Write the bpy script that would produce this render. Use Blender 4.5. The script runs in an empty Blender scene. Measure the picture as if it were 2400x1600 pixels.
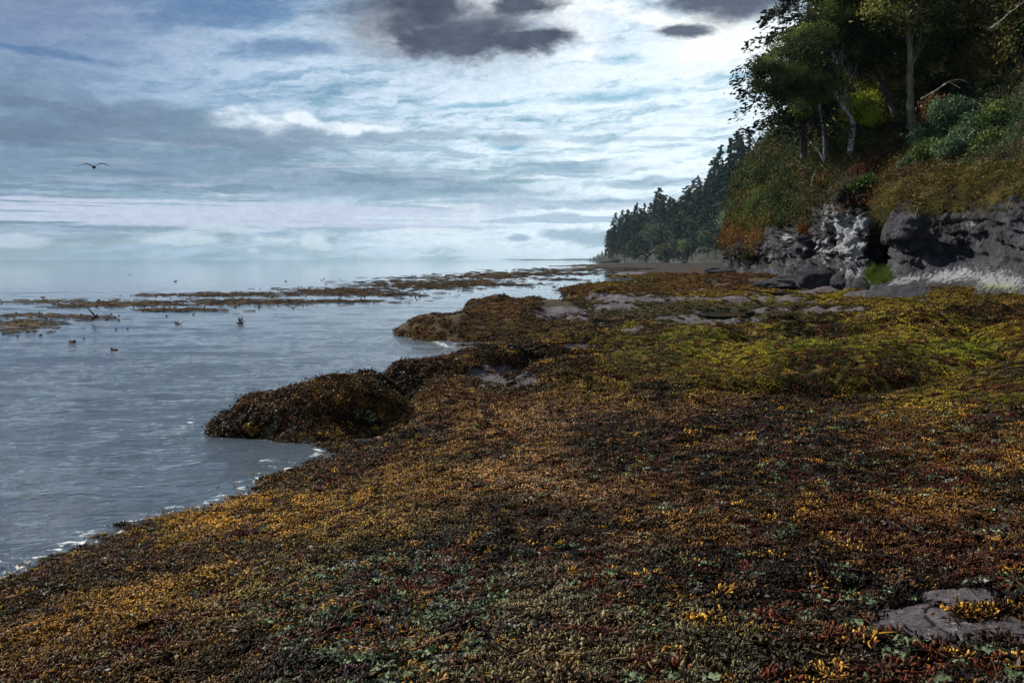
import bpy, math, random
import numpy as np
R = math.radians
random.seed(7); rng = np.random.default_rng(7)
S = bpy.context.scene
C = S.collection

# ------------------------------------------------------------------ camera
H = 3.0; F = 2000.0; TH = math.atan(191/2000.0)
cam = bpy.data.cameras.new('camera'); cam.lens = 30; cam.sensor_width = 36; cam.clip_end = 30000; cam.clip_start = 0.05
co = bpy.data.objects.new('camera', cam); C.objects.link(co)
co.location = (0, 0, H); co.rotation_euler = (math.pi/2 - TH, 0, 0); S.camera = co

# ------------------------------------------------------------------ light
SUN_AZ = R(-63); SUN_EL = R(36)      # azimuth measured from +Y towards +X
SUN_STRENGTH = 5.0; SKY = 0.075
S.view_settings.view_transform = 'Standard'; S.view_settings.look = 'None'
S.view_settings.gamma = 1; S.view_settings.use_curve_mapping = False
S.view_settings.exposure = 0.35
sl = bpy.data.lights.new('sun', 'SUN'); sl.energy = SUN_STRENGTH; sl.angle = R(0.5); sl.color = (1, .93, .82)
so = bpy.data.objects.new('sun', sl); C.objects.link(so)
so.rotation_euler = (math.pi/2 - SUN_EL, 0, math.pi - SUN_AZ)

# ------------------------------------------------------------------ node helper
class N:
    def __init__(s, tree): s.t = tree; s.n = tree.nodes; s.l = tree.links
    def new(s, typ, **kw):
        n = s.n.new(typ)
        for k, v in kw.items(): setattr(n, k, v)
        return n
    def put(s, sock, v):
        if v is None: return
        if isinstance(v, bpy.types.NodeSocket): s.l.new(v, sock)
        elif isinstance(v, (tuple, list)) and len(v) == 3 and sock.type == 'RGBA': sock.default_value = (*v, 1)
        else: sock.default_value = v
    def m(s, op, a, b=None, c=None, clamp=False):
        n = s.new('ShaderNodeMath', operation=op, use_clamp=clamp)
        for i, v in enumerate((a, b, c)): s.put(n.inputs[i], v)
        return n.outputs[0]
    def add(s, a, b): return s.m('ADD', a, b)
    def sub(s, a, b): return s.m('SUBTRACT', a, b)
    def mul(s, a, b): return s.m('MULTIPLY', a, b)
    def mix(s, f, a, b, blend='MIX'):
        n = s.new('ShaderNodeMix', data_type='RGBA', blend_type=blend)
        s.put(n.inputs[0], f); s.put(n.inputs[6], a); s.put(n.inputs[7], b)
        return n.outputs[2]
    def xyz(s, x, y, z):
        n = s.new('ShaderNodeCombineXYZ'); s.put(n.inputs[0], x); s.put(n.inputs[1], y); s.put(n.inputs[2], z); return n.outputs[0]
    def sep(s, v):
        n = s.new('ShaderNodeSeparateXYZ'); s.put(n.inputs[0], v); return n.outputs
    def vmul(s, v, k):
        n = s.new('ShaderNodeVectorMath', operation='MULTIPLY'); s.put(n.inputs[0], v); n.inputs[1].default_value = k; return n.outputs[0]
    def noise(s, v, scale=1, detail=5, rough=.55, dist=0, col=False, lac=2.0):
        n = s.new('ShaderNodeTexNoise'); s.put(n.inputs['Vector'], v)
        n.inputs['Scale'].default_value = scale; n.inputs['Detail'].default_value = detail
        n.inputs['Roughness'].default_value = rough; n.inputs['Distortion'].default_value = dist
        n.inputs['Lacunarity'].default_value = lac
        return n.outputs['Color' if col else 'Fac']
    def vor(s, v, scale=1, feature='F1', out='Distance', rnd=1):
        n = s.new('ShaderNodeTexVoronoi', feature=feature); s.put(n.inputs['Vector'], v); n.inputs['Scale'].default_value = scale
        n.inputs['Randomness'].default_value = rnd
        return n.outputs[out]
    def ss(s, v, a, b, lo=0., hi=1.):
        n = s.new('ShaderNodeMapRange', interpolation_type='SMOOTHSTEP'); s.put(n.inputs[0], v)
        s.put(n.inputs[1], a); s.put(n.inputs[2], b); n.inputs[3].default_value = lo; n.inputs[4].default_value = hi
        return n.outputs[0]
    def lin(s, v, a, b, lo=0., hi=1.):
        n = s.new('ShaderNodeMapRange'); s.put(n.inputs[0], v)
        s.put(n.inputs[1], a); s.put(n.inputs[2], b); n.inputs[3].default_value = lo; n.inputs[4].default_value = hi
        return n.outputs[0]
    def attr(s, name, typ='GEOMETRY', out='Fac'):
        n = s.new('ShaderNodeAttribute', attribute_name=name, attribute_type=typ); return n.outputs[out]
    def ramp(s, f, stops):
        n = s.new('ShaderNodeValToRGB'); s.put(n.inputs[0], f); e = n.color_ramp.elements
        e[0].position = stops[0][0]; e[0].color = (*stops[0][1], 1); e[1].position = stops[-1][0]; e[1].color = (*stops[-1][1], 1)
        for p, c in stops[1:-1]: k = e.new(p); k.color = (*c, 1)
        return n.outputs[0]
    def bump(s, h, strength=.5, dist=.05, nrm=None):
        n = s.new('ShaderNodeBump'); n.inputs['Strength'].default_value = strength; n.inputs['Distance'].default_value = dist
        s.put(n.inputs['Height'], h); s.put(n.inputs['Normal'], nrm); return n.outputs[0]

def material(name):
    m = bpy.data.materials.new(name); m.use_nodes = True
    b = N(m.node_tree); p = m.node_tree.nodes['Principled BSDF']
    return m, b, p
def tc(b, out='Object'): return b.new('ShaderNodeTexCoord').outputs[out]

# ------------------------------------------------------------------ world
w = bpy.data.worlds.new('World'); S.world = w; w.use_nodes = True
def build_sky():
    b = N(w.node_tree); bg = w.node_tree.nodes['Background']
    v = tc(b, 'Generated'); x, y, z = b.sep(v)
    sky = b.new('ShaderNodeTexSky', sky_type='NISHITA', sun_disc=False)
    sky.sun_elevation = SUN_EL; sky.sun_rotation = SUN_AZ; sky.air_density = 1.0; sky.dust_density = 2.0
    az = b.m('ARCTAN2', x, y); el = b.m('ARCSINE', z)
    # direction coordinates of the view window: px-like units (u to the right, h above the horizon), radians
    def U(px): return math.atan((px-1200)/2000*1.0)
    def E(py): return math.atan((609-py)/2000*1.0) * .98
    P = b.xyz(az, el, 0)
    wn = b.noise(b.vmul(P, (6, 16, 1)), 1, 5, .6, col=True)
    wx, wy, wz = b.sep(wn)
    azw = b.add(az, b.mul(b.sub(wx, .5), .09)); elw = b.add(el, b.mul(b.sub(wy, .5), .035))
    wn2 = b.noise(b.vmul(P, (30, 55, 1)), 1, 4, .6, col=True); w2x, w2y, _ = b.sep(wn2)
    azd = b.add(azw, b.mul(b.sub(w2x, .5), .03)); eld = b.add(elw, b.mul(b.sub(w2y, .5), .014))
    ero = b.noise(b.xyz(b.mul(az, 12), b.mul(el, 26), 5.5), 1.4, 8, .66, .25)
    els = b.add(el, b.add(b.mul(b.sub(w2y, .5), .006), b.mul(b.sub(wy, .5), .006)))
    def puff(px, py, rx, ry):
        dx = b.mul(b.sub(b.add(az, b.mul(b.sub(w2x,.5),.012)), U(px)), 2000/rx); dy = b.mul(b.sub(b.add(el, b.mul(b.sub(w2y,.5),.008)), E(py)), 2000/ry)
        r_ = b.add(b.m('SQRT', b.add(b.mul(dx,dx), b.mul(dy,dy))), b.mul(b.sub(ero,.5), 2.2)); return b.ss(r_, 1.35, .6)
    def blob(px, py, rx, ry, soft=1.0, tilt=0.0, detail=True):
        # 1 inside an ellipse, falling to 0 outside
        a0 = azd if detail else azw; e0 = eld if detail else elw
        dx = b.sub(a0, U(px)); dy = b.sub(e0, E(py))
        if tilt: dy = b.sub(dy, b.mul(dx, tilt))
        dx = b.mul(dx, 2000/rx); dy = b.mul(dy, 2000/ry)
        r = b.m('SQRT', b.add(b.mul(dx, dx), b.mul(dy, dy)))
        r = b.add(r, b.mul(b.sub(ero, .5), 1.5))
        return b.ss(r, 1+.5*soft, 1-.5*soft)
    def mx(*a):
        r = a[0]
        for q in a[1:]: r = b.m('MAXIMUM', r, q)
        return r
    # clear blue, deeper with height, from the Nishita sky
    # bright to the right
    glow = b.ss(b.add(az, b.mul(b.sub(wx, .5), .1)), U(-100), U(1500))
    blue = b.mix(.30, b.mix(1, b.mix(b.ss(el, 0, .3), (.29,.47,.60), (.20,.36,.60)), b.mix(glow, (.92,.92,.95), (1.35,1.38,1.15)), 'MULTIPLY'), b.mix(1, sky.outputs[0], (SKY,)*3, 'MULTIPLY'))
    # veil of thin high cloud, drawn out in streaks
    shear = b.xyz(b.mul(azw, 1.8), b.sub(b.mul(elw, 13), b.mul(azw, 1.6)), .3)
    s1 = b.noise(shear, 2.0, 8, .62, .4)
    s2 = b.noise(b.xyz(b.mul(az, 5), b.sub(b.mul(elw, 34), b.mul(az, 2.2)), 4.), 2.0, 7, .6, .3)
    veil = b.add(b.mul(s1, .65), b.mul(s2, .35))
    s3 = b.noise(b.xyz(b.mul(azd, 9), b.sub(b.mul(eld, 40), b.mul(az, 5)), 2.), 2.0, 8, .68, .5)
    veil = b.add(b.add(b.mul(veil, .62), b.mul(s3, .38)), b.mul(glow, .085))
    veil = b.ss(veil, .44, .60)
    whitec = b.mix(glow, (.42,.53,.70), (.90,.98,1.07))
    col = b.mix(b.mul(veil, .92), blue, whitec)
    # lavender overcast at the upper left
    lav = b.mul(b.ss(az, U(700), U(50)), b.ss(el, E(330), E(60)))
    col = b.mix(b.mul(lav, .75), col, (.27,.32,.47))
    # low horizontal banks
    k = b.noise(b.xyz(b.mul(az, 5.5), b.mul(b.add(els,b.mul(elw,.15)), 62), 1.7), 1.3, 7, .62, .3)
    kl = b.mul(b.ss(el, E(600), E(520)), b.ss(el, E(230), E(400)))
    col = b.mix(b.mul(b.mul(b.ss(k, .50, .60), kl), .85), col, b.mix(glow, (.235,.33,.45), (.47,.60,.72)))
    k2 = b.noise(b.xyz(b.mul(az, 4.5), b.mul(b.add(els,b.mul(elw,.15)), 56), 7.7), 1.6, 7, .6, .3)
    col = b.mix(b.mul(b.mul(b.ss(k2, .53, .64), kl), .75), col, b.mix(glow, (.60,.66,.78), (.93,.98,1.03)))
    bo7 = mx(blob(260,405,520,52,1.4,0,False), blob(800,430,420,34,1.4,0,False), blob(30,300,200,70,1.6,0,False))
    col = b.mix(b.mul(bo7, .62), col, b.mix(ero, (.17,.25,.36), (.29,.39,.50)))
    bo8 = mx(blob(1000,455,330,16,1.4), blob(1330,480,240,12,1.4), blob(1120,440,90,12,1.2), blob(1500,430,120,10,1.2), blob(1330,390,140,12,1.4))
    col = b.mix(b.mul(bo8, .6), col, (.33,.45,.57))
    # pale bright bar low on the left
    bar = b.mul(b.mul(b.ss(els, E(538), E(530)), b.ss(els, E(476), E(482))), b.ss(az, U(1500), U(700)))
    bar = b.mul(bar, b.ss(b.noise(b.xyz(b.mul(az, 4), b.mul(el, 150), 2.2), 1.5, 6, .6), .62, .54))
    col = b.mix(b.mul(bar, .9), col, (.62,.67,.80))
    # hero clouds: grey bodies with bright shoulders
    n3 = b.noise(b.xyz(b.mul(az, 9), b.mul(el, 20), 9.), 1.5, 7, .6, .2)
    def cloud(col, body, shoulder, cb, cs):
        sh = b.mul(shoulder, b.ss(n3, .25, .55))
        col = b.mix(b.mul(sh, .95), col, cs)
        return b.mix(b.mul(body, .95), col, cb)
    halo = mx(blob(1090,80,270,90,1.8), blob(1680,30,200,60,1.8))
    col = b.mix(b.mul(halo, .55), col, (.42,.50,.60))
    sh1 = mx(blob(930,75,80,45,.9), blob(1300,100,90,60,.9), blob(1130,55,110,80,1.), blob(1250,20,140,50,1.), blob(1355,145,45,32,.8))
    bo1 = mx(blob(980,60,150,60,1.7), blob(930,20,110,50,1.8), blob(1110,85,150,50,1.7), blob(1060,112,150,38,.8,-.05), blob(1010,5,110,70,1.), blob(1245,108,95,28,.8,.05), blob(1215,30,85,26,.9,.15))
    col = cloud(col, bo1, sh1, b.mix(b.ss(n3,.3,.7), (.095,.115,.165), (.17,.20,.265)), (.93,.96,1.0))
    sh2 = mx(blob(1500,45,100,22,.8,-.25), blob(1640,75,100,22,.8,.1), blob(1700,110,120,60,1.2))
    bo2 = mx(blob(1640,18,110,30,.9,-.1), blob(1740,20,120,45,.9), blob(1590,88,60,14,.9,.1))
    col = cloud(col, bo2, sh2, (.16,.19,.25), (1.0,1.0,1.0))
    sh3 = mx(blob(725,292,50,18,.8), blob(560,290,60,28,.9), blob(830,302,130,12,.8), blob(640,305,60,22,.9))
    bo3 = mx(blob(560,340,250,26,.9,.0), blob(330,300,160,30,1.), blob(740,325,90,20,.9), blob(90,345,180,24,1.), blob(960,325,150,14,1.), blob(1180,332,60,14,.9), blob(60,282,110,12,1.))
    col = cloud(col, b.mul(bo3, .72), sh3, b.mix(glow, (.21,.27,.37), (.42,.52,.63)), (.85,.90,.97))
    bo4 = mx(blob(120,190,110,9,1.), blob(700,128,120,22,1.2), blob(560,60,170,30,1.3,.2))
    col = b.mix(b.mul(bo4, .75), col, (.17,.28,.46))
    bo6 = mx(blob(1420,225,130,10,1.9,.05), blob(1130,245,130,9,1.9,.12), blob(1195,348,60,6,1.6), blob(1740,190,60,9,1.8), blob(1440,150,40,12,1.8))
    col = b.mix(b.mul(b.mul(bo6, b.ss(s3,.35,.55)), .8), col, (.30,.52,.66))
    # little cumulus above the horizon
    sh5 = mx(puff(735,565,26,16), puff(755,580,26,9), puff(1175,580,34,9), puff(1090,577,30,7), puff(30,570,60,12), puff(600,588,16,6), puff(1010,540,90,8), puff(430,562,90,12), puff(640,564,50,8))
    bo5 = mx(puff(1215,558,34,10), puff(1320,548,70,16), puff(1385,560,60,16))
    col = b.mix(b.mul(sh5, .8), col, b.mix(glow, (.60,.68,.78), (.85,.92,.97)))
    col = b.mix(b.mul(bo5, .7), col, (.33,.46,.57))
    fine = b.noise(b.xyz(b.mul(az, 60), b.mul(el, 130), 1.), 1.5, 6, .75)
    col = b.mix(1, col, b.ramp(fine, [(.25,(.86,.88,.90)),(.75,(1.13,1.11,1.09))]), 'MULTIPLY')
    # haze towards the horizon and below it
    col = b.mix(b.ss(el, E(585), -.01, 0, .6), col, b.mix(glow, (.38,.51,.63), (.52,.66,.78)))
    over = b.mix(b.ss(b.noise(b.vmul(v,(3,3,3)),1,5,.6),.35,.65), (.07,.085,.12), (.17,.20,.26))
    col = b.mix(b.ss(el, .52, .85), col, over)  # unseen overhead sky, made dark to cut ambient light and deepen shadows
    gm = b.new('ShaderNodeGamma'); b.put(gm.inputs[0], col); gm.inputs[1].default_value = 1.32; col = b.mix(1, gm.outputs[0], (.86,.875,.86), 'MULTIPLY')
    b.put(bg.inputs[0], col); bg.inputs[1].default_value = 1.0
build_sky()

# ------------------------------------------------------------------ picture point -> place
ct, st = math.cos(TH), math.sin(TH)
def ray(px, py):
    u = (px-1200)/F; v = (800-py)/F
    return np.array([u, ct+v*st, -st+v*ct])
def W(px, py, d):
    r = ray(px, py); return r*(d/r[1]) + np.array([0,0,H])
def Wz(px, py, z):
    r = ray(px, py); return r*((z-H)/r[2]) + np.array([0,0,H])
def D(px, d, z):
    return np.array([(px-1200)/F*(d*ct-(z-H)*st), d, z])
def proj(p):
    p = np.asarray(p); q = p[...,2]-H
    dep = p[...,1]*ct - q*st; up = p[...,1]*st + q*ct
    dep = np.where(np.abs(dep) < 1e-3, 1e-3, dep)
    return 1200+F*p[...,0]/dep, 800-F*up/dep

# ------------------------------------------------------------------ numpy noise
def _h(ix, iy, iz, seed):
    h = (ix*374761393 + iy*668265263 + iz*2147483647 + seed*1274126177) & 0xffffffff
    h = ((h ^ (h >> 13))*1274126177) & 0xffffffff
    h = ((h ^ (h >> 15))*2246822519) & 0xffffffff
    return ((h ^ (h >> 16)) & 0xffffff)/float(0xffffff)
def vn(p, seed=0):
    p = np.asarray(p, float); i = np.floor(p).astype(np.int64); f = p-i; f = f*f*f*(f*(f*6-15)+10)
    r = 0
    for dx in (0,1):
        for dy in (0,1):
            for dz in (0,1):
                wgt = (f[:,0] if dx else 1-f[:,0])*(f[:,1] if dy else 1-f[:,1])*(f[:,2] if dz else 1-f[:,2])
                r = r + wgt*_h(i[:,0]+dx, i[:,1]+dy, i[:,2]+dz, seed)
    return r
def fbm(p, octv=4, seed=0, gain=.5):
    a, s, t = 1., 0, 0; p = np.asarray(p, float)
    for o in range(octv):
        s = s + a*vn(p*(2.03**o)+o*17.3, seed+o); t += a; a *= gain
    return s/t            # 0..1
def cells(p, seed=0):
    """distance to nearest and second feature point, and the nearest cell's random value"""
    p = np.asarray(p, float); i = np.floor(p).astype(np.int64)
    d1 = np.full(len(p), 9.); d2 = np.full(len(p), 9.); r = np.zeros(len(p))
    for dx in (-1,0,1):
        for dy in (-1,0,1):
            for dz in (-1,0,1):
                j = i+np.array([dx,dy,dz])
                q = j+np.stack([_h(j[:,0],j[:,1],j[:,2],seed+k) for k in (1,2,3)], 1)
                d = np.linalg.norm(q-p, axis=1); rr = _h(j[:,0],j[:,1],j[:,2],seed+9)
                c = d < d1
                d2 = np.where(c, d1, np.minimum(d2, d)); r = np.where(c, rr, r); d1 = np.where(c, d, d1)
    return d1, d2, r
def sstep(a, b, x): t = np.clip((x-a)/(b-a), 0, 1); return t*t*(3-2*t)

# ------------------------------------------------------------------ mesh + object helpers
def np_mesh(name, V, faces, attrs=None, smooth=False):
    """faces: list of int arrays (n,k)"""
    me = bpy.data.meshes.new(name)
    V = np.asarray(V, np.float32)
    faces = [np.asarray(f, np.int32) for f in (faces if isinstance(faces, list) else [faces]) if len(f)]
    loops = np.concatenate([f.ravel() for f in faces]); tot = np.concatenate([np.full(len(f), f.shape[1], np.int32) for f in faces])
    st_ = np.concatenate([[0], np.cumsum(tot)[:-1]]).astype(np.int32)
    me.vertices.add(len(V)); me.vertices.foreach_set('co', V.ravel())
    me.loops.add(len(loops)); me.loops.foreach_set('vertex_index', loops)
    me.polygons.add(len(tot)); me.polygons.foreach_set('loop_start', st_); me.polygons.foreach_set('loop_total', tot)
    if smooth: me.polygons.foreach_set('use_smooth', np.ones(len(tot), bool))
    me.update(calc_edges=True)
    for k, a in (attrs or {}).items():
        a = np.asarray(a, np.float32)
        if a.ndim == 1: t = me.attributes.new(k, 'FLOAT', 'POINT'); t.data.foreach_set('value', a)
        else:
            t = me.attributes.new(k, 'FLOAT_COLOR', 'POINT')
            t.data.foreach_set('color', np.concatenate([a, np.ones((len(a),1), np.float32)], 1).ravel())
    return me
def link(name, me, mat=None, parent=None, loc=None):
    o = bpy.data.objects.new(name, me); C.objects.link(o)
    if mat: me.materials.append(mat)
    if parent: o.parent = parent
    if loc is not None: o.location = loc
    return o
def tag(o, label=None, cat=None, group=None, kind=None):
    if label: o['label'] = label
    if cat: o['category'] = cat
    if group: o['group'] = group
    if kind: o['kind'] = kind
    return o
def thing(name, label, cat, loc, group=None):
    o = bpy.data.objects.new(name, None); C.objects.link(o); o.location = loc; o.empty_display_size = .3
    return tag(o, label, cat, group)
def grid_faces(nu, nv):
    i = np.arange(nu-1)[:,None]*nv + np.arange(nv-1)[None,:]
    i = i.ravel(); return np.stack([i, i+nv, i+nv+1, i+1], 1)
class Geo:
    """collects pieces into one mesh"""
    def __init__(s): s.V=[]; s.F={}; s.A=[]; s.n=0
    def add(s, V, F, col=None):
        V = np.asarray(V, float); F = np.asarray(F)
        s.V.append(V); s.F.setdefault(F.shape[1], []).append(F+s.n); s.n += len(V)
        c = np.ones((len(V),3)) if col is None else np.broadcast_to(np.asarray(col, float), (len(V),3))
        s.A.append(c)
    def tube(s, P, r, k=6, col=None):
        P = np.asarray(P, float); n = len(P); r = np.broadcast_to(np.asarray(r, float), (n,))
        T = np.gradient(P, axis=0); T /= np.linalg.norm(T, axis=1)[:,None]+1e-9
        ref = np.array([0.13,0.21,.97]) if abs(T[:,2]).mean() < .9 else np.array([1,.1,0])
        A = np.cross(T, ref); A /= np.linalg.norm(A, axis=1)[:,None]+1e-9; B = np.cross(T, A)
        a = np.linspace(0, 2*np.pi, k, endpoint=False)
        V = P[:,None,:] + r[:,None,None]*(np.cos(a)[None,:,None]*A[:,None,:] + np.sin(a)[None,:,None]*B[:,None,:])
        V = V.reshape(-1,3)
        i = np.arange(n-1)[:,None]*k; j = np.arange(k)[None,:]; jn = (j+1)%k
        s.add(V, np.stack([(i+j).ravel(), (i+jn).ravel(), (i+k+jn).ravel(), (i+k+j).ravel()], 1), col)
    def build(s, name, mat, parent=None, loc=(0,0,0), smooth=False):
        V = np.concatenate(s.V) - np.asarray(loc)
        me = np_mesh(name, V, [np.concatenate(f) for f in s.F.values()], {'Col': np.concatenate(s.A)}, smooth)
        return link(name, me, mat, parent)
def unit(v): return v/(np.linalg.norm(v, axis=-1, keepdims=True)+1e-9)
def leaves(P, size, aspect=.5, up=.3, col=None, jit=.25, axis=None, fold=.25):
    """diamond leaves at P (n,3) -> V, F, colours"""
    n = len(P); size = np.broadcast_to(size, (n,))*rng.uniform(.6,1.4,n)
    a = rng.normal(size=(n,3)) if axis is None else axis + rng.normal(size=(n,3))*.45
    a = unit(a); b_ = rng.normal(size=(n,3)); b_[:,2] *= (1-up); b_ = unit(np.cross(a, b_)); c_ = np.cross(a, b_)
    a = a*size[:,None]*.5; b_ = b_*(size*aspect)[:,None]*.5; c_ = c_*(size*fold)[:,None]*.3
    V = np.stack([P-a, P-b_*1.0+c_, P+a, P+b_+c_], 1).reshape(-1,3)
    F_ = np.arange(n*4).reshape(n,4)
    col = np.ones((n,3)) if col is None else np.broadcast_to(col, (n,3))
    col = col*rng.uniform(1-jit,1+jit,(n,1))
    return V, F_, np.repeat(col, 4, 0)

# ------------------------------------------------------------------ materials
def mat_rock():
    m, b, p = material('rock_shelf'); o = tc(b)
    n1 = b.noise(o, 1.1, 8, .65); n2 = b.noise(o, 14, 6, .7); n3 = b.noise(o, 60, 3, .6)
    c = b.ramp(n1, [(.3,(.04,.03,.032)),(.5,(.105,.088,.10)),(.7,(.18,.16,.185))])
    c = b.mix(b.ss(n2,.52,.70), c, (.26,.245,.275)); c = b.mix(b.ss(n2,.46,.30), c, (.012,.009,.009))
    sp = b.vor(o, 38, 'F1', 'Distance'); c = b.mix(b.mul(b.ss(sp,.22,.12), b.ss(b.noise(o,2.5,4,.6),.48,.6)), c, (.42,.40,.37))
    # thin algal skin, colour from the zone attribute
    al = b.attr('algae', out='Color'); cov = b.attr('cover')
    patch = b.noise(o, 3.5, 7, .7)
    f = b.ss(b.add(cov, b.mul(b.sub(patch,.5), 1.3)), .42, .58)
    fine = b.noise(o, 35, 5, .75)
    ac = b.mix(1, al, b.ramp(fine, [(.3,(.12,.1,.1)),(.5,(.6,.6,.6)),(.7,(1.9,1.8,1.6))]), 'MULTIPLY')
    ac = b.mix(1, ac, b.ramp(b.noise(o,7,6,.78), [(.35,(.25,.22,.2)),(.5,(.9,.9,.9)),(.65,(1.8,1.8,1.6))]), 'MULTIPLY')
    ac = b.mix(b.mul(b.ss(b.noise(o,2.2,6,.7),.5,.68),.6), ac, b.mix(1,ac,(.35,.28,.25),'MULTIPLY'))
    c = b.mix(f, c, ac)
    b.put(p.inputs['Base Color'], c)
    b.put(p.inputs['Roughness'], b.lin(n2, .3, .7, .55, .9))
    p.inputs['Specular IOR Level'].default_value = .25
    h = b.add(b.mul(n1, 1.2), b.add(b.mul(n2, .5), b.add(b.mul(n3,.1), b.mul(b.mul(fine, f), .9))))
    cr_ = b.vor(b.vmul(o,(1,.8,1)), 2.2, 'DISTANCE_TO_EDGE'); h = b.add(h, b.mul(b.ss(cr_,0,.05),.35)); b.put(p.inputs['Normal'], b.bump(h, 1, .16))
    return m
def mat_cliff():
    m, b, p = material('cliff_rock'); o = tc(b)
    wv = b.noise(o, .5, 3, .5, col=True)
    ow = b.new('ShaderNodeVectorMath', operation='ADD'); b.put(ow.inputs[0], o); b.put(ow.inputs[1], wv); ow = ow.outputs[0]
    n1 = b.noise(ow, .45, 8, .68); n2 = b.noise(b.vmul(ow,(1,1,.6)), 4, 8, .72); n3 = b.noise(o, 22, 5, .7)
    crack = b.vor(b.vmul(ow,(1,1,1.4)), 1.1, 'DISTANCE_TO_EDGE'); crack2 = b.vor(ow, 3.3, 'DISTANCE_TO_EDGE')
    c = b.ramp(n1, [(.28,(.018,.018,.022)),(.5,(.055,.056,.070)),(.72,(.16,.165,.19))])
    c = b.mix(b.ss(n2,.55,.75), c, (.22,.215,.22))
    c = b.mix(b.mul(b.ss(n2,.46,.25),.8), c, (.012,.010,.010))
    x0_,y0_,z0_ = b.sep(ow); stq = b.xyz(b.mul(x0_,.6), b.mul(b.add(y0_, b.mul(z0_,1.0)),.35), b.mul(b.sub(z0_, b.mul(y0_,.35)), 2.6)); sn2 = b.noise(stq, 1.2, 7, .7)
    c = b.mix(b.mul(b.ss(sn2,.54,.70),.65), c, (.17,.165,.18)); c = b.mix(b.mul(b.ss(sn2,.44,.30),.8), c, (.016,.014,.016))
    # bleached faces
    wa = b.attr('white')
    f = b.ss(b.add(wa, b.mul(b.sub(b.noise(ow, 2.3, 8, .78), .5), 3.0)), .50, .72)
    c = b.mix(f, c, b.mix(b.ss(n3,.3,.7), (.22,.23,.25), (.66,.69,.73)))
    # barnacle crust: short leaning streaks
    ba = b.attr('barnacle'); x,y,z = b.sep(o)
    stv = b.xyz(b.mul(b.add(x, b.mul(z,-.7)), 4), b.mul(b.add(y, b.mul(z,-.3)), 3.2), b.mul(z, 2.6))
    sn = b.noise(stv, 1.4, 6, .75)
    f = b.ss(b.add(ba, b.mul(b.sub(sn,.5), 3.0)), .42, .95)
    c = b.mix(f, c, b.mix(b.attr('mossy'), b.mix(b.ss(n3,.3,.7),(.20,.21,.24),(.62,.65,.70)), (.32,.38,.20)))
    # soil and growth above the rock lip, weed at the foot
    vg = b.attr('veg'); f = b.ss(b.add(vg, b.mul(b.sub(n2,.5), .9)), .4, .6)
    c = b.mix(f, c, b.mix(n3, (.010,.008,.004), (.035,.026,.012)))
    c = b.mix(b.ss(b.add(b.attr('green'), b.mul(b.sub(n2,.5),1.0)), .4, .6), c, (.05,.085,.015))
    c = b.mix(b.mul(b.mul(b.ss(crack, .035, .0), b.ss(n1,.45,.6)), .7), c, (.008,.007,.008))
    c = b.mix(b.mul(b.mul(b.ss(crack2, .025, .0), b.ss(n1,.5,.6)), .5), c, (.01,.009,.01))
    b.put(p.inputs['Base Color'], c); p.inputs['Roughness'].default_value = .8; p.inputs['Specular IOR Level'].default_value = .3
    h = b.add(b.mul(n1,1.), b.add(b.mul(n2,.6), b.mul(n3,.12)))
    h = b.add(h, b.add(b.mul(b.mul(b.ss(crack,0,.08),b.ss(n1,.40,.6)),.25), b.mul(b.ss(n3,.4,.6),.06)))
    h = b.add(h, b.mul(sn2, .7)); b.put(p.inputs['Normal'], b.bump(h, 1, .35))
    return m
def mat_leaf(name, trans=.25, rough=.6, spec=.12, freq=1.2):
    m, b, p = material(name); o = tc(b)
    c = b.mix(1, b.attr('Col', out='Color'), b.ramp(b.noise(o, freq, 4, .6), [(.3,(.6,.6,.6)),(.7,(1.4,1.4,1.4))]), 'MULTIPLY')
    b.put(p.inputs['Base Color'], c); p.inputs['Roughness'].default_value = rough; p.inputs['Specular IOR Level'].default_value = spec
    if trans:
        t = b.new('ShaderNodeBsdfTranslucent'); b.put(t.inputs[0], b.mix(1, c, (1.2,1.3,.8), 'MULTIPLY'))
        mx = b.new('ShaderNodeMixShader'); mx.inputs[0].default_value = trans
        b.l.new(p.outputs[0], mx.inputs[1]); b.l.new(t.outputs[0], mx.inputs[2])
        b.l.new(mx.outputs[0], m.node_tree.nodes['Material Output'].inputs[0])
    return m
def mat_bark(name, c1, c2, c3=None, scale=6):
    m, b, p = material(name); o = tc(b)
    n = b.noise(b.vmul(o,(1,1,.35)), scale, 7, .7)
    c = b.mix(b.ss(n,.35,.65), c1, c2)
    if c3: c = b.mix(b.ss(b.noise(o, 1.3, 5, .65),.48,.6), c, c3)
    b.put(p.inputs['Base Color'], c); p.inputs['Roughness'].default_value = .85
    b.put(p.inputs['Normal'], b.bump(n, .8, .04)); return m
def mat_weed(name, rough=.35, spec=.5):
    m, b, p = material(name)
    tint = b.attr('tint', 'INSTANCER', 'Color'); g = b.attr('Col', out='Color')
    c = b.mix(1, tint, g, 'MULTIPLY')
    b.put(p.inputs['Base Color'], c); p.inputs['Roughness'].default_value = rough; p.inputs['Specular IOR Level'].default_value = spec
    return m
def mat_attr(name, rough=.5, spec=.4):
    m, b, p = material(name); b.put(p.inputs['Base Color'], b.attr('Col', out='Color'))
    p.inputs['Roughness'].default_value = rough; p.inputs['Specular IOR Level'].default_value = spec; return m
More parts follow.
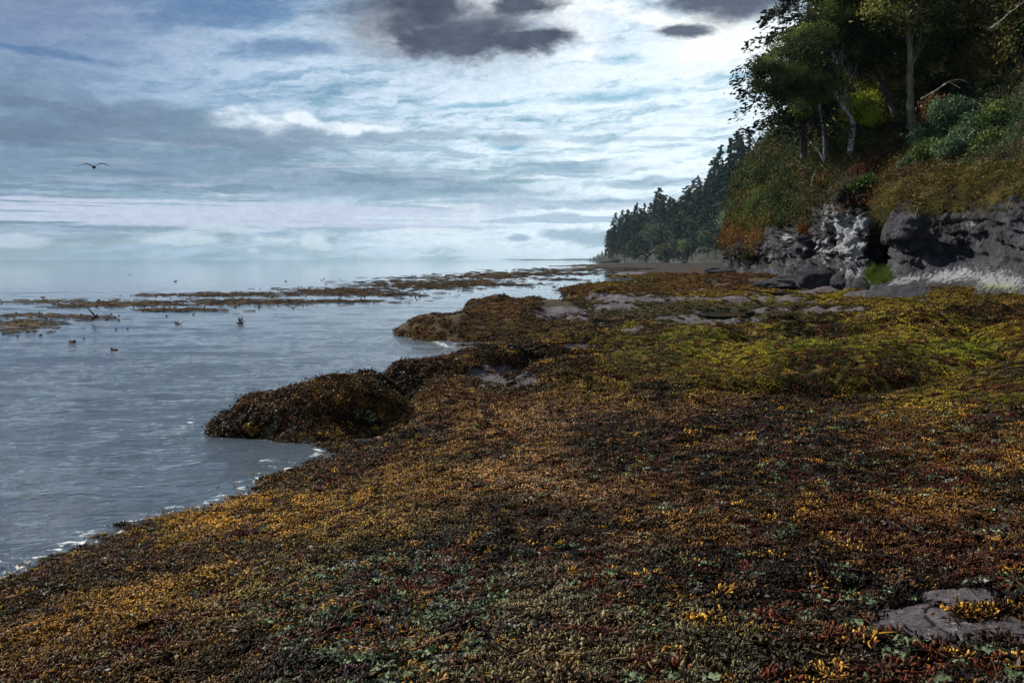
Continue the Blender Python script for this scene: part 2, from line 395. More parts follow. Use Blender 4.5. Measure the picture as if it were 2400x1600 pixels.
def mat_sea():
    m, b, p = material('sea_water'); o = tc(b)
    x, y, z = b.sep(o)
    dist = b.m('SQRT', b.add(b.mul(x,x), b.mul(y,y)))
    big = b.noise(b.vmul(o,(.10,.22,1)), 1, 5, .6, .5)
    a = b.noise(b.vmul(o,(.9,2.3,1)), 1, 5, .62, .6); a2 = b.noise(b.vmul(o,(3.2,6.5,1)), 1.3, 5, .65, .5); a3 = b.noise(b.vmul(o,(.25,.8,1)), 1, 4, .6, .4)
    near = b.lin(dist, 5, 70, 1, 0)
    ar = b.m('ABSOLUTE', b.mul(b.sub(a,.5),2)); h = b.add(b.mul(b.sub(1.0, ar), .75), b.add(b.mul(a2, b.lin(near,0,1,.10,.32)), b.mul(a3, .5)))
    amp = b.mul(b.lin(near,0,1,.35,1.0), b.ss(big, .25, .7, .35, 1.0))
    h = b.mul(h, amp)
    h = b.mul(h, b.m('MAXIMUM', b.m('POWER', b.m('DIVIDE', 22.0, b.m('MAXIMUM', dist, 22.0)), 1.0), .03))
    fo = b.attr('foam')
    fn = b.noise(b.vmul(o,(2.2,3.5,1)), 1.6, 8, .72, .6)
    f = b.ss(b.add(fo, b.mul(b.sub(fn,.5), 2.2)), .55, .75)
    c = b.mix(f, (.065,.088,.112), (.75,.80,.84))
    b.put(p.inputs['Base Color'], c)
    b.put(p.inputs['Roughness'], b.mix(f, (.04,)*3, (.6,)*3)); p.inputs['IOR'].default_value = 1.42
    b.put(p.inputs['Normal'], b.bump(h, 1, .15))
    return m
def mat_pool():
    m, b, p = material('pool_water'); o = tc(b)
    p.inputs['Base Color'].default_value = (.02,.022,.02,1); p.inputs['Roughness'].default_value = .05; p.inputs['IOR'].default_value = 1.33
    b.put(p.inputs['Normal'], b.bump(b.noise(o, 3, 4, .6), .6, .01)); return m
M_rock, M_cliff = mat_rock(), mat_cliff()
M_leaf = mat_leaf('tree_leaves', .22); M_needle = mat_leaf('needles', .1, .7, .1); M_bright = mat_leaf('sunny_leaves', .5)
M_grass = mat_leaf('dry_grass', .3, .7, .08); M_shrub = mat_leaf('undergrowth_leaves', .2)
M_bark = mat_bark('grey_bark', (.03,.025,.02), (.10,.09,.08))
M_birch = mat_bark('pale_bark', (.09,.085,.07), (.40,.39,.35), (.06,.055,.04), 9)
M_moss = mat_bark('mossy_bark', (.05,.045,.03), (.20,.18,.11), (.10,.11,.03), 4)
M_twig = mat_bark('twig_bark', (.04,.035,.03), (.13,.115,.10))

# ------------------------------------------------------------------ TERRAIN (tidal rock shelf)
PP = []   # control points
def P_(px, py, z): PP.append(Wz(px, py, z))
def D_(px, d, z): PP.append(D(px, d, z))
for q in [(0,1372),(120,1318),(225,1262),(310,1240),(410,1205),(490,1185),(610,1130),(700,1100),(755,1075)]: P_(*q, -.05)
for q in [(0,1250),(200,1150),(400,1100),(560,1075),(0,1000),(300,950),(500,900),(-500,1300)]: P_(*q, -.45)
for q in [(-500,1600,.1),(-500,1450,-.1),(0,1600,.55),(400,1600,.9),(800,1600,1.15),(1200,1600,1.35),(1600,1600,1.45),(2000,1600,1.5),(2400,1600,1.5),(2900,1600,1.6),
          (200,1420,.32),(450,1400,.5),(750,1400,.8),(1100,1400,1.02),(1500,1400,1.2),(1900,1400,1.3),(2400,1400,1.38),(2900,1400,1.6),
          (500,1260,.22),(700,1200,.33),(900,1200,.55),(1300,1200,.85),(1700,1200,1.03),(2100,1200,1.15),(2400,1200,1.3),(2900,1200,1.6),
          (830,1090,.15),(960,1010,.28),(1050,1060,.5),(1200,1000,.6),(1200,930,.45),(1500,1000,.85),(1900,1000,1.02),(2400,1000,1.3),(2900,1000,1.7),
          # finger of rock
          (480,1012,-.3),(515,1012,-.15),(600,1048,-.15),(690,1062,-.12),(740,1040,.03),(800,1038,.08),(620,965,.0),(720,912,.5),(850,888,.62),(920,897,.55),(700,985,.32),(850,940,.33),(760,950,.34),(850,1000,.12),(930,985,.18),
          # second ridge and its hollow
          (965,905,.5),(1020,868,.68),(1100,830,.88),(1170,814,.98),(1280,806,1.05),(1380,803,1.05),(1050,930,.45),(1170,885,.58),(1260,890,.30),(1350,885,.32),(1240,840,.86),(1300,824,1.02),(1370,820,1.02),(1450,850,.85),(1440,930,.75),
          # third ridge
          (940,770,-.3),(985,770,0),(1020,797,0),(1090,814,0),(1200,812,.05),(1050,748,.28),(1155,727,.5),(1235,708,.75),(1290,701,.85),(1350,700,.85),(1200,770,.4),(1350,760,.7),(1450,735,.8),(1450,780,.85),
          # outer ledges
          (1320,680,0),(1380,668,.35),(1430,664,.6),(1480,657,.8),(1500,700,.78),(1600,684,.85),(1700,684,.95),(1800,690,1.0),(1900,695,1.1),(1600,720,.8),(1750,725,.85),
          (1430,645,0.),(1480,640,.4),(1560,633,.55),(1600,652,1.0),(1700,642,1.4),(1800,640,1.7),(1900,665,1.5),
          (1500,616,.05),(1600,619,.4),(1650,622,.8),(1680,618,.8),
          # mounds in the middle
          (1610,785,1.15),(1700,800,1.1),(1700,762,.75),(1850,765,.95),(1900,735,.85),(1900,840,1.12),(1700,850,.98),(1600,880,.92),(2050,750,1.42),(2250,738,1.55),(2150,800,1.3),(2280,860,1.25),(2325,800,.80),(2345,860,.78),(1760,800,.78),(1745,828,.85),(1900,885,.90),(2150,895,.97),(2420,770,1.55),(2420,900,1.35),
          (2000,712,1.15),(2200,712,1.35),(2400,720,1.42),
          (2017,690,1.34),(2128,677,1.62),(2250,674,1.72),(2400,692,1.64),(2900,740,1.9)]: P_(*q)
for q in [(0,1.0,1.3),(1200,1.0,1.5),(2400,1.0,1.5),(-600,1.2,1.0),(3000,1.2,1.6),
          (600,18.,-.25),(720,18.8,-.2),(850,19.6,-.2),(930,20.5,-.3),(1010,22.,-.3),(1100,23.,-.4),(1180,23.5,-.35),(1240,24.5,-.2),(1150,26.5,-.35),(1220,26.5,-.2),(800,27,-.4),(1000,27,-.4),(900,38,-.5),(1020,44,-.4),
          (1120,50,-.4),(1200,56,-.4),(1290,60,-.2),(1330,68,-.2),(1400,100,-.4),(1480,110,-.2),(1400,150,-.5),(1200,200,-1),(1400,260,-.8),(1500,300,-.5),(1200,600,-1.5),(600,60,-1.5),(0,60,-1.5),(600,300,-2),
          (1640,300,.35),(1760,180,2.0),(1700,500,.25),(1900,100,2.6),(2100,70,2.6),(2500,50,2.6),(2900,40,2.6),(2900,100,3),(1900,300,3),(2400,400,3),(1900,900,4),(1560,900,-.5),(1450,900,-.6)]: D_(*q)
PP = np.array(PP)
def lp(x, y): return np.stack([x/np.maximum(y,.3)*1.6, np.log(np.maximum(y,.3))], 1)
def tps_fit(Q, z, lam=2e-4):
    n = len(Q); r2 = ((Q[:,None]-Q[None])**2).sum(2); K = .5*r2*np.log(r2+1e-12)
    K[np.arange(n),np.arange(n)] += lam
    Pm = np.concatenate([np.ones((n,1)), Q], 1); A = np.block([[K, Pm],[Pm.T, np.zeros((3,3))]])
    return np.linalg.solve(A, np.concatenate([z, np.zeros(3)]))
TQ = lp(PP[:,0], PP[:,1]); TW = tps_fit(TQ, PP[:,2])
def terrain_base(x, y):
    out = np.empty(len(x))
    for s in range(0, len(x), 40000):
        Q = lp(x[s:s+40000], y[s:s+40000]); r2 = ((Q[:,None]-TQ[None])**2).sum(2)
        out[s:s+40000] = (.5*r2*np.log(r2+1e-12))@TW[:-3] + TW[-3] + Q@TW[-2:]
    return np.clip(out, -2.5, 5)
DOMES = [  # px, d, half width, half depth, top, base, turn
 (810,15.3,1.15,1.0,1.0,-.3,0),(700,15.0,1.3,.9,.80,-.3,-.1),(600,14.75,.95,.5,.36,-.3,-.15),(760,15.2,1.2,1.0,.93,-.3,0),(1060,18.6,1.6,1.15,1.02,-.1,.25),(1160,19.2,1.6,1.15,1.20,.0,.1),(1300,19.7,1.5,1.0,1.32,.0,0),
 (1250,40,4.0,8.0,1.12,-.1,.1),(1110,36,3.4,5.0,.76,-.15,.2),(1380,38,3.0,5.0,1.15,.3,0),
 (1640,23.3,1.45,1.3,1.24,.5,0),(1560,27,1.6,1.3,1.15,.5,0),(1480,23,1.2,1.3,1.05,.5,.2),(1955,24.5,.95,.8,1.46,.6,0),(1830,24.5,1.2,.9,1.18,.5,0),(2180,23,2.3,1.9,1.66,.8,0),(2000,17.6,3.1,2.5,1.40,.6,.05),(2480,18,1.3,3.0,1.62,.8,0),(1720,18.2,1.5,1.6,1.12,.5,0),
 (1700,50,5,4,1.15,.5,0),(1480,62,5,6,1.1,.3,.2),(1850,44,4,3,1.3,.7,0),(1600,75,7,8,1.2,.4,0)]
PITS = [(1305,18.3,.85,.55,.42),(2330,20,.55,3.0,.6),(1950,14.7,3.0,.6,.34),(1690,21.2,1.4,.7,.45),(1830,22.5,.8,.7,.4),(955,17.2,.45,1.5,.35),(880,13.9,.8,.45,.14),(1150,26,3,2.4,.5),(2050,20.3,1.6,.6,.3),(1900,22.8,.9,.5,.25),(1560,25,1.2,.6,.25),(1240,31,2.0,1.2,.25),(1420,34,1.5,2.5,.25)]
def add_domes(x, y, z):
    for px,d,ra,rb,dep in PITS:
        cx = D(px,d,.8)[0]; z = z - dep*np.exp(-(((x-cx)/ra)**2+((y-d)/rb)**2)**1.3)
    p = np.stack([x*.8, y*.8, x*0], 1); wob = (fbm(p, 3, 123)-.5)*.28
    for px,d,ra,rb,t,b0,an in DOMES:
        cx = D(px,d,t)[0]; dx = x-cx; dy = y-d; c_,s_ = math.cos(an), math.sin(an)
        q2 = ((dx*c_+dy*s_)/ra)**2+((-dx*s_+dy*c_)/rb)**2
        h = b0+(t-b0)*np.sqrt(np.clip(1-(q2*(1+wob)), 0, 1))**.8
        h = np.where(q2*(1+wob) < 1, h, -9); k = .12
        m_ = np.maximum(z, h); z = np.where(h > -5, m_ + np.clip(k-np.abs(z-h),0,k)**2/(4*k), z)
    return z
def terrain(x, y):
    z = terrain_base(x, y); z = add_domes(x, y, z); p = np.stack([x, y, x*0], 1); d = np.maximum(y, .5)
    k = sstep(14, 28, d)
    z = z + (.09+.09*k)*(fbm(p*.55, 4, 3)-.5)*2*.9 + (.065+.04*k)*(fbm(p*1.9, 4, 9)-.5)*2
    z = z + (.022)*(fbm(p*6., 3, 21)-.5)*2*sstep(40,10,d)
    # pillowy lumps of the far shelf
    c1, c2, cr = cells(np.stack([x*.32, y*.20, x*0], 1), 5)
    z = z + k*.22*(sstep(.0,.5,c2-c1)-.6)*(.4+cr)*sstep(260,60,d)
    c1, c2, cr = cells(np.stack([x*.16, y*.1, x*0], 1), 15)
    z = z + sstep(60,120,d)*.25*(sstep(0,.5,c2-c1)-.6)
    z = z + sstep(150,260,d)*(fbm(np.stack([x*.05,y*.02,x*0],1),3,33)-.45)*1.6
    # hummocks of the middle ground, steep on the side facing away from the sun
    m1 = fbm(np.stack([x*.30+2, y*.22, x*0], 1), 2, 88); z = z + .22*(sstep(.42,.62,m1)-.5)*sstep(9,16,d)*sstep(70,40,d)*sstep(.3,.7,z)
    return z

def mound(x, y):
    m = np.zeros(len(x))
    for px,d,ra,rb,t,b0,an in DOMES[8:]:
        cx = D(px,d,t)[0]; m = np.maximum(m, 1-((x-cx)/ra)**2-((y-d)/rb)**2)
    return sstep(-.15, .35, m)
# zones, by where they stand (picture position is only how they were looked up)
def gz(px, py, cx, cy, rx, ry, tilt=0):
    dx = px-cx; dy = py-cy-tilt*dx; return np.exp(-((dx/rx)**2+(dy/ry)**2))
GOLD=np.array((.56,.32,.05)); BROWN=np.array((.18,.092,.018)); RED=np.array((.095,.026,.012)); OLIVE=np.array((.38,.325,.018)); LIME=np.array((.25,.38,.025))
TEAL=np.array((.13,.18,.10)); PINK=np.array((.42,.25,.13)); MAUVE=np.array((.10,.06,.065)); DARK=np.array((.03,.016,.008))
ZONES = [  # cx, cy, rx, ry, tilt, colour, weight
 (150,1330,420,110,-.30,GOLD,1.4),(500,1250,420,70,-.45,GOLD,1.3),(900,1150,260,110,-.3,GOLD,1.0),(100,1520,300,120,0,BROWN,1.2),(400,1550,300,120,0,BROWN,.9),(300,1430,300,60,-.2,GOLD,.6),
 (850,1380,320,150,-.2,TEAL,.7),(1050,1480,330,120,0,TEAL,1.1),(1300,1350,260,100,0,MAUVE,.9),(1350,1500,280,120,0,PINK,.7),(1350,1150,330,120,0,PINK,1.2),(1250,1020,330,70,0,PINK,.8),
 (1700,1300,300,200,0,BROWN,.8),(1500,1450,260,120,0,TEAL,.8),(1750,1520,260,120,0,TEAL,.6),(2150,1300,350,170,0,RED,1.2),(2000,1080,450,110,0,BROWN,1.1),(2250,1150,200,80,0,GOLD,.7),(1900,1380,260,120,0,RED,.7),
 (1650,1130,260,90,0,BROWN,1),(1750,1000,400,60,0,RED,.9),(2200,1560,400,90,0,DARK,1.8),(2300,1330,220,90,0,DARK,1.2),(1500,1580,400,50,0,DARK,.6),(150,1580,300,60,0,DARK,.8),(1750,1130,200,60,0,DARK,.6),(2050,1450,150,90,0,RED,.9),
 (1950,840,360,60,0,OLIVE,1.9),(2250,900,260,70,0,OLIVE,1.2),(1620,790,160,30,0,OLIVE,1.5),(1590,800,90,22,0,LIME,2.2),(1880,800,55,22,0,LIME,1.4),(2270,820,60,22,0,LIME,1.6),(2000,815,250,16,0,LIME,.7),(2150,755,220,35,0,OLIVE,1.3),(1560,880,240,50,0,OLIVE,1.2),(1500,930,250,40,0,BROWN,1.0),
 (2250,700,300,20,0,OLIVE,1.1),(2350,720,200,40,0,BROWN,.8),(1700,660,300,20,0,BROWN,1.2),(1750,700,350,14,0,OLIVE,.9),(1500,690,200,30,0,BROWN,1.0),(1450,660,120,12,0,OLIVE,.8),
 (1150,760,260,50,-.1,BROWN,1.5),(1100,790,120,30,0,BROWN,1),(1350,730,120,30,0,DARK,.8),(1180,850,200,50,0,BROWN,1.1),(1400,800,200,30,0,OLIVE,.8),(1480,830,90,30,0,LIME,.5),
 (760,930,180,40,-.1,BROWN,1.1),(700,1000,200,50,0,DARK,3.0),(880,910,60,18,0,LIME,.3),(1300,860,90,45,0,DARK,2.5),(950,1010,120,50,0,DARK,.9),(1560,725,200,20,0,TEAL,1.1),(1750,735,160,14,0,TEAL,.8),  # finger's near side and hollow: dark weed, plus their shade put into the colour
 (1560,630,220,10,0,BROWN,1.4)]
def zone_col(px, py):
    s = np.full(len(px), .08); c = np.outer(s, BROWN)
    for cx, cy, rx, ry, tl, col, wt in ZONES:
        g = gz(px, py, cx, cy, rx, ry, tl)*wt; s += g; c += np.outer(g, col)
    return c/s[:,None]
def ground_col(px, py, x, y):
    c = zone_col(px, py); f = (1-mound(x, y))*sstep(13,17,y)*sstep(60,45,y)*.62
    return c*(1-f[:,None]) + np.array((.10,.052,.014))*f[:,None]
BARE = [(1440,718,60,8,0,.9),(1680,737,90,9,0,.9),(1530,706,50,5,0,.8),(1870,690,90,4,0,.9),(1630,680,70,4,0,.8),(1925,711,70,5,0,.8),(1435,694,35,4,0,.8),(2190,1470,175,48,.12,1.0),(2370,1480,90,40,.2,1.0),(2260,1400,130,22,0,.9),(1180,885,85,28,.1,.8),(1440,700,80,10,.0,.9),(1320,735,75,16,.0,.7),(1560,700,110,8,0,.7),(1650,750,150,14,0,.8),(1340,812,70,8,0,.8),
        (1780,700,120,8,0,.8),(1900,728,200,10,0,.6),(1900,672,100,14,0,1.),(2060,683,90,10,-.1,1.),(1500,642,80,5,0,.6),(1660,655,60,5,0,.6),(1260,700,40,6,0,.3),(1560,1090,60,14,-.3,.3),(1380,960,110,12,-.1,.45),(2200,705,60,6,0,.4),(1470,770,60,9,0,.6),(1450,690,90,6,0,.6)]
def bare(px, py):
    r = np.zeros(len(px))
    for cx, cy, rx, ry, tl, wt in BARE:
        dx = (px-cx)/rx; dy = (py-cy-tl*(px-cx))/ry
        r = np.maximum(r, wt*sstep(1.25, .75, np.sqrt(dx*dx+dy*dy)))
    return r

na, nd = 960, 900
ta = np.linspace(-.95, 1.6, na); td = np.exp(np.linspace(math.log(.7), math.log(950), nd))
gx = (ta[:,None]*(td[None,:]+3)).ravel(); gy = np.broadcast_to(td[None,:], (na,nd)).ravel()
gz_ = terrain(gx, gy); gp = np.stack([gx,gy,gz_],1)
ppx, ppy = proj(gp)
cover = np.clip(.80 - bare(ppx, ppy)*1.0 + .35*(fbm(gp*.35,4,61)-.5)*2*sstep(15,30,gy), 0, 1)
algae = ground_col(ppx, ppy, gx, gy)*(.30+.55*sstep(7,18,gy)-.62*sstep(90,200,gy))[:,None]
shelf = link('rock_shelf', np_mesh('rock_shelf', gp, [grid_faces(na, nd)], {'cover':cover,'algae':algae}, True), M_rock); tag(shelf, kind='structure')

# ------------------------------------------------------------------ SEA
def wave(x, y):
    p = np.stack([x*.35, y*.9, x*0], 1)
    z = .075*(fbm(p, 4, 40)-.5)*2
    p = np.stack([x*1.4, y*2.8, x*0], 1)
    z += .040*(1-np.abs(fbm(p, 3, 50)-.5)*4)*.5*sstep(70,12,y)
    return z*sstep(160,25,y)*1.0 - .01
na, nd = 620, 1000
ta = np.linspace(-1.3, 1.7, na); td = np.exp(np.linspace(math.log(2.5), math.log(9500), nd))
wx_ = (ta[:,None]*td[None,:]).ravel(); wy_ = np.broadcast_to(td[None,:], (na,nd)).ravel()
wp = np.stack([wx_, wy_, wave(wx_, wy_)], 1)
wpx, wpy = proj(wp)
foam = np.zeros(len(wp))
for cx,cy,rx,ry,tl,k in [(985,884,60,14,-.1,.62),(1170,818,110,9,-.05,.70),(1040,808,60,7,.3,.55),(640,1078,60,8,-.1,.50),(0,1012,20,10,0,.42),(430,1000,70,26,-.8,.42),(900,880,200,26,-.1,.25),(300,1120,260,60,0,.22),(560,1000,30,40,0,.2),(1085,735,40,4,0,.35),(1330,700,60,4,0,.5),(860,640,10,2,0,.1)]:
    foam = np.maximum(foam, 1.25*k*gz(wpx,wpy,cx,cy,rx,ry,tl))
sel_ = (wy_ > 6)&(wy_ < 60)&(wx_ > -9)&(wx_ < 4); tz = terrain(wx_[sel_], wy_[sel_]); foam[sel_] = np.maximum(foam[sel_], .47*np.exp(-((tz+.07)/.08)**2))
sea = link('sea', np_mesh('sea', wp, [grid_faces(na, nd)], {'foam':foam}, True), mat_sea()); tag(sea, kind='structure')

# tide pools: still water lying in the hollows of the shelf
M_pool = mat_pool()
def pool(px0, px1, py0, py1, z):
    n = 26; V = []; c = Wz((px0+px1)/2, (py0+py1)/2, z)
    e = Wz(px1, (py0+py1)/2, z); rx = abs(e[0]-c[0]); ya, yb = Wz(px0, py0, z)[1], Wz(px0, py1, z)[1]; ry = abs(ya-yb)/2
    cy = (ya+yb)/2; a = np.linspace(0, 2*np.pi, n, endpoint=False); k = 1+.2*np.sin(a*3+px0)+.1*np.sin(a*5)
    qx = c[0]+rx*rng.uniform(-1,1,300); qy = cy+ry*rng.uniform(-1,1,300); z = float(np.quantile(terrain(qx,qy), .66))
    V = np.stack([c[0]+rx*np.cos(a)*k, cy+ry*np.sin(a)*k, np.full(n, z)], 1)
    o = link('tide_pool', np_mesh('tide_pool', V, [np.arange(n)[None,:]]), M_pool); tag(o, kind='structure')
POOLS = [(1850,2000,706,716,1.),(1400,1470,690,698,1.),(1390,1490,712,726,.74),(1590,1760,728,745,.80),(1480,1580,700,712,.78),(1780,1960,686,694,1.06),(1560,1700,676,684,.86)]
for q in POOLS: pool(*q)

# ------------------------------------------------------------------ CLIFF
ST = [  # toe is generated; levels: base, low, under, nose, lip, mid, up, top
 [(2400,685,32),(2400,645,33.4),(2402,600,34.4),(2400,520,34.6),(2398,446,35.6),(2400,370,39),(2400,240,47),(2400,120,59)],
 [(2330,678,34.5),(2332,645,35.9),(2338,580,36.7),(2330,535,36.4),(2330,460,37.3),(2335,385,41),(2340,255,50),(2350,140,62)],
 [(2250,671,37),(2262,640,38.2),(2270,578,38.9),(2260,548,38.6),(2250,484,39.3),(2268,405,43),(2280,270,52),(2300,160,64)],
 [(2150,675,39),(2168,645,40.2),(2174,572,40.6),(2165,555,40.2),(2165,496,40.9),(2180,415,45),(2190,290,54),(2200,180,66)],
 [(2040,686,40.5),(2092,642,42),(2104,572,41.8),(2092,548,41.4),(2120,500,42.2),(2115,430,46.5),(2120,310,56),(2130,210,68)],
 [(2052,672,45),(2068,640,48.5),(2072,600,51),(2068,560,50),(2062,490,48),(2060,440,51),(2060,330,58),(2070,230,70)],
 [(2024,670,46.5),(2032,640,48),(2030,600,49),(2030,540,48),(2005,462,49.5),(2010,405,53),(2010,320,60),(2020,240,72)],
 [(1965,669,49.5),(1972,640,51.2),(1968,590,52.5),(1962,525,52),(1955,458,53.8),(1960,405,57),(1960,330,64),(1970,260,76)],
 [(1885,664,53),(1900,638,55.5),(1908,600,57.8),(1900,550,57),(1905,485,58.8),(1905,415,62),(1905,350,68),(1910,290,80)],
 [(1848,649,63),(1864,626,65.5),(1868,605,67.5),(1850,560,66.5),(1860,505,68.7),(1860,435,73),(1860,375,80),(1865,330,92)],
 [(1800,637,80),(1808,622,82.5),(1808,605,84),(1794,580,81),(1800,545,82.8),(1810,465,88),(1815,405,96),(1820,370,108)],
 [(1735,633,98),(1748,620,100.5),(1748,608,102),(1728,590,98),(1738,556,101),(1755,490,107),(1770,430,116),(1780,400,128)],
 [(1710,632,107),(1722,618,109),(1724,607,110.5),(1712,594,107),(1716,570,110),(1730,530,114),(1745,490,122),(1765,460,134)],
 [(1722,628,122),(1726,620,124),(1727,610,125),(1722,600,124),(1724,580,127),(1735,545,132),(1750,515,142),(1770,495,155)],
 [(1740,624,160),(1742,618,161),(1743,610,162),(1742,603,162),(1744,590,164),(1750,565,170),(1765,540,180),(1780,520,195)]]
CP = np.array([[W(*q) for q in s] for s in ST])
first = CP[0] + (CP[0]-CP[1])*2.2; first0 = CP[0] + (CP[0]-CP[1])*4.6
first1 = CP[0] + (CP[0]-CP[1])*9.; CP = np.concatenate([[first1],[first0],[first], CP])
toe = CP[:,0] + np.array([-1.2,-1.2,-1.0]); CP = np.concatenate([toe[:,None], CP], 1)
back = CP[:,-1] + np.array([30,14,1.5]); CP = np.concatenate([CP, back[:,None]], 1)       # top plateau running inland
NS, NL = CP.shape[:2]
def cr(Pt, n_per, axis):
    Pt = np.moveaxis(Pt, axis, 0); n = len(Pt); out = []
    for i in range(n-1):
        p0 = Pt[max(i-1,0)]; p1 = Pt[i]; p2 = Pt[i+1]; p3 = Pt[min(i+2,n-1)]
        k = n_per[i] if isinstance(n_per,(list,tuple)) else n_per
        for t in np.linspace(0,1,k,endpoint=False):
            out.append(.5*((2*p1)+(-p0+p2)*t+(2*p0-5*p1+4*p2-p3)*t*t+(-p0+3*p1-3*p2+p3)*t**3))
    out.append(Pt[-1]); return np.moveaxis(np.array(out), 0, axis)
NV = [14,26,26,26,34,26,22,16,10]; NU = 42
CG = cr(cr(CP, NV, 1), NU, 0); nu, nv = CG.shape[:2]
lv = np.concatenate([np.linspace(i,i+1,k,endpoint=False) for i,k in enumerate(NV)]+[[len(NV)]])
us = np.linspace(0, NS-1, nu)
U_, L_ = np.meshgrid(us, lv, indexing='ij')
du = np.gradient(CG, axis=0); dv = np.gradient(CG, axis=1)
nrm = unit(np.cross(dv, du)); 
if nrm[9*NU, nv//3, 0] > 0: nrm = -nrm
P0 = CG.reshape(-1,3); NR = nrm.reshape(-1,3); uu = U_.ravel(); ll = L_.ravel()
uu = uu-1; isM = sstep(6.2,7.6,uu)                                # 0 on the smooth right cliff, 1 on the broken one
rockz = sstep(.2,1.2,ll)*sstep(6.0,4.9,ll)
c1,c2,crv = cells(P0*np.array([.55,.55,.42])+fbm(P0*.4,3,2)[:,None]*1.2, 31)
d1,d2,drv = cells(P0*1.25+3, 77)
disp = rockz*((.30+.45*isM)*(fbm(P0*.28,4,12)-.5)*2 + isM*(1.35*(crv-.45) + .5*(drv-.5)) + (1-isM)*(.55*(crv-.5)*sstep(2.9,3.8,ll)+.22*(drv-.5)*sstep(2.2,3.6,ll)+.05*(drv-.5)) + (.14+.12*isM)*(fbm(P0*1.6,4,14)-.5)*2)
e1_,e2_,erv = cells(P0*2.7+7, 55); disp += rockz*(.12+.20*isM)*(erv-.5)*sstep(1.8,2.6,ll+isM)
sl_ = P0[:,2]*1.5 - P0[:,1]*.16 + (fbm(P0*.5,4,61)-.5)*2.6; tri = np.abs(sl_-np.floor(sl_)-.5)*2
disp += rockz*(.26-.12*isM)*(sstep(.15,.5,tri)-.6)*sstep(1.6,2.6,ll)
disp += sstep(4.9,6,ll)*(fbm(P0*.18,3,18)-.5)*1.8
disp *= np.clip(.6 + .4*P0[:,1]/50, .6, 1.6)
disp *= sstep(0,.8,ll)
CV = P0 + NR*disp[:,None]
cpx, cpy = proj(CV)
nz = fbm(CV*.5,4,90)
veg = np.clip(sstep(4.6,5.2,ll) + isM*(sstep(3.4,4.9,ll)*.55)*(nz+.5), 0, 1)
veg = np.maximum(veg, .9*gz(cpx,cpy,1745,560,60,38)); veg = np.maximum(veg, .8*gz(cpx,cpy,1830,520,45,35)); veg = np.clip(veg,0,1)
blockw = np.where(crv*.6+drv*.4 > .52, 1, 0.)
white = isM*blockw*(.25+.75*gz(cpx,cpy,1990,560,75,70)) ; white = np.maximum(white, isM*blockw*.9*gz(cpx,cpy,1935,480,40,25))
white = np.maximum(white, 1.1*gz(cpx,cpy,1845,560,14,14)); white = np.maximum(white, .55*gz(cpx,cpy,1855,600,90,14)*isM*blockw)
white = np.maximum(white, .5*gz(cpx,cpy,2275,520,34,26,.3)); white = np.maximum(white, .35*gz(cpx,cpy,1760,588,60,8)*isM)
white *= sstep(1.6,2.4,ll)
barn = (1-isM)*np.maximum.reduce([1.0*gz(cpx,cpy,2120,656,55,12,-.2), 1.0*gz(cpx,cpy,2230,645,80,20,-.1), 1.0*gz(cpx,cpy,2340,658,80,30,.1), 1.*gz(cpx,cpy,2450,665,80,32,.05)])
barn = np.maximum(barn, isM*np.maximum.reduce([.9*gz(cpx,cpy,2000,640,50,14), .7*gz(cpx,cpy,1935,632,30,13), .6*gz(cpx,cpy,1850,620,50,9), .6*gz(cpx,cpy,1895,640,20,12)]))
mossy = np.clip(1.0*gz(cpx,cpy,2320,676,130,13,.05)+.7*gz(cpx,cpy,1895,640,30,14)+.5*gz(cpx,cpy,1960,640,30,10),0,1)
green = np.maximum(gz(cpx,cpy,2063,642,30,22), .6*gz(cpx,cpy,1800,622,40,8))
cliff = link('cliff', np_mesh('cliff', CV, [grid_faces(nu,nv)], {'veg':veg,'white':white,'barnacle':barn,'mossy':mossy,'green':green}, True), M_cliff); tag(cliff, kind='structure')

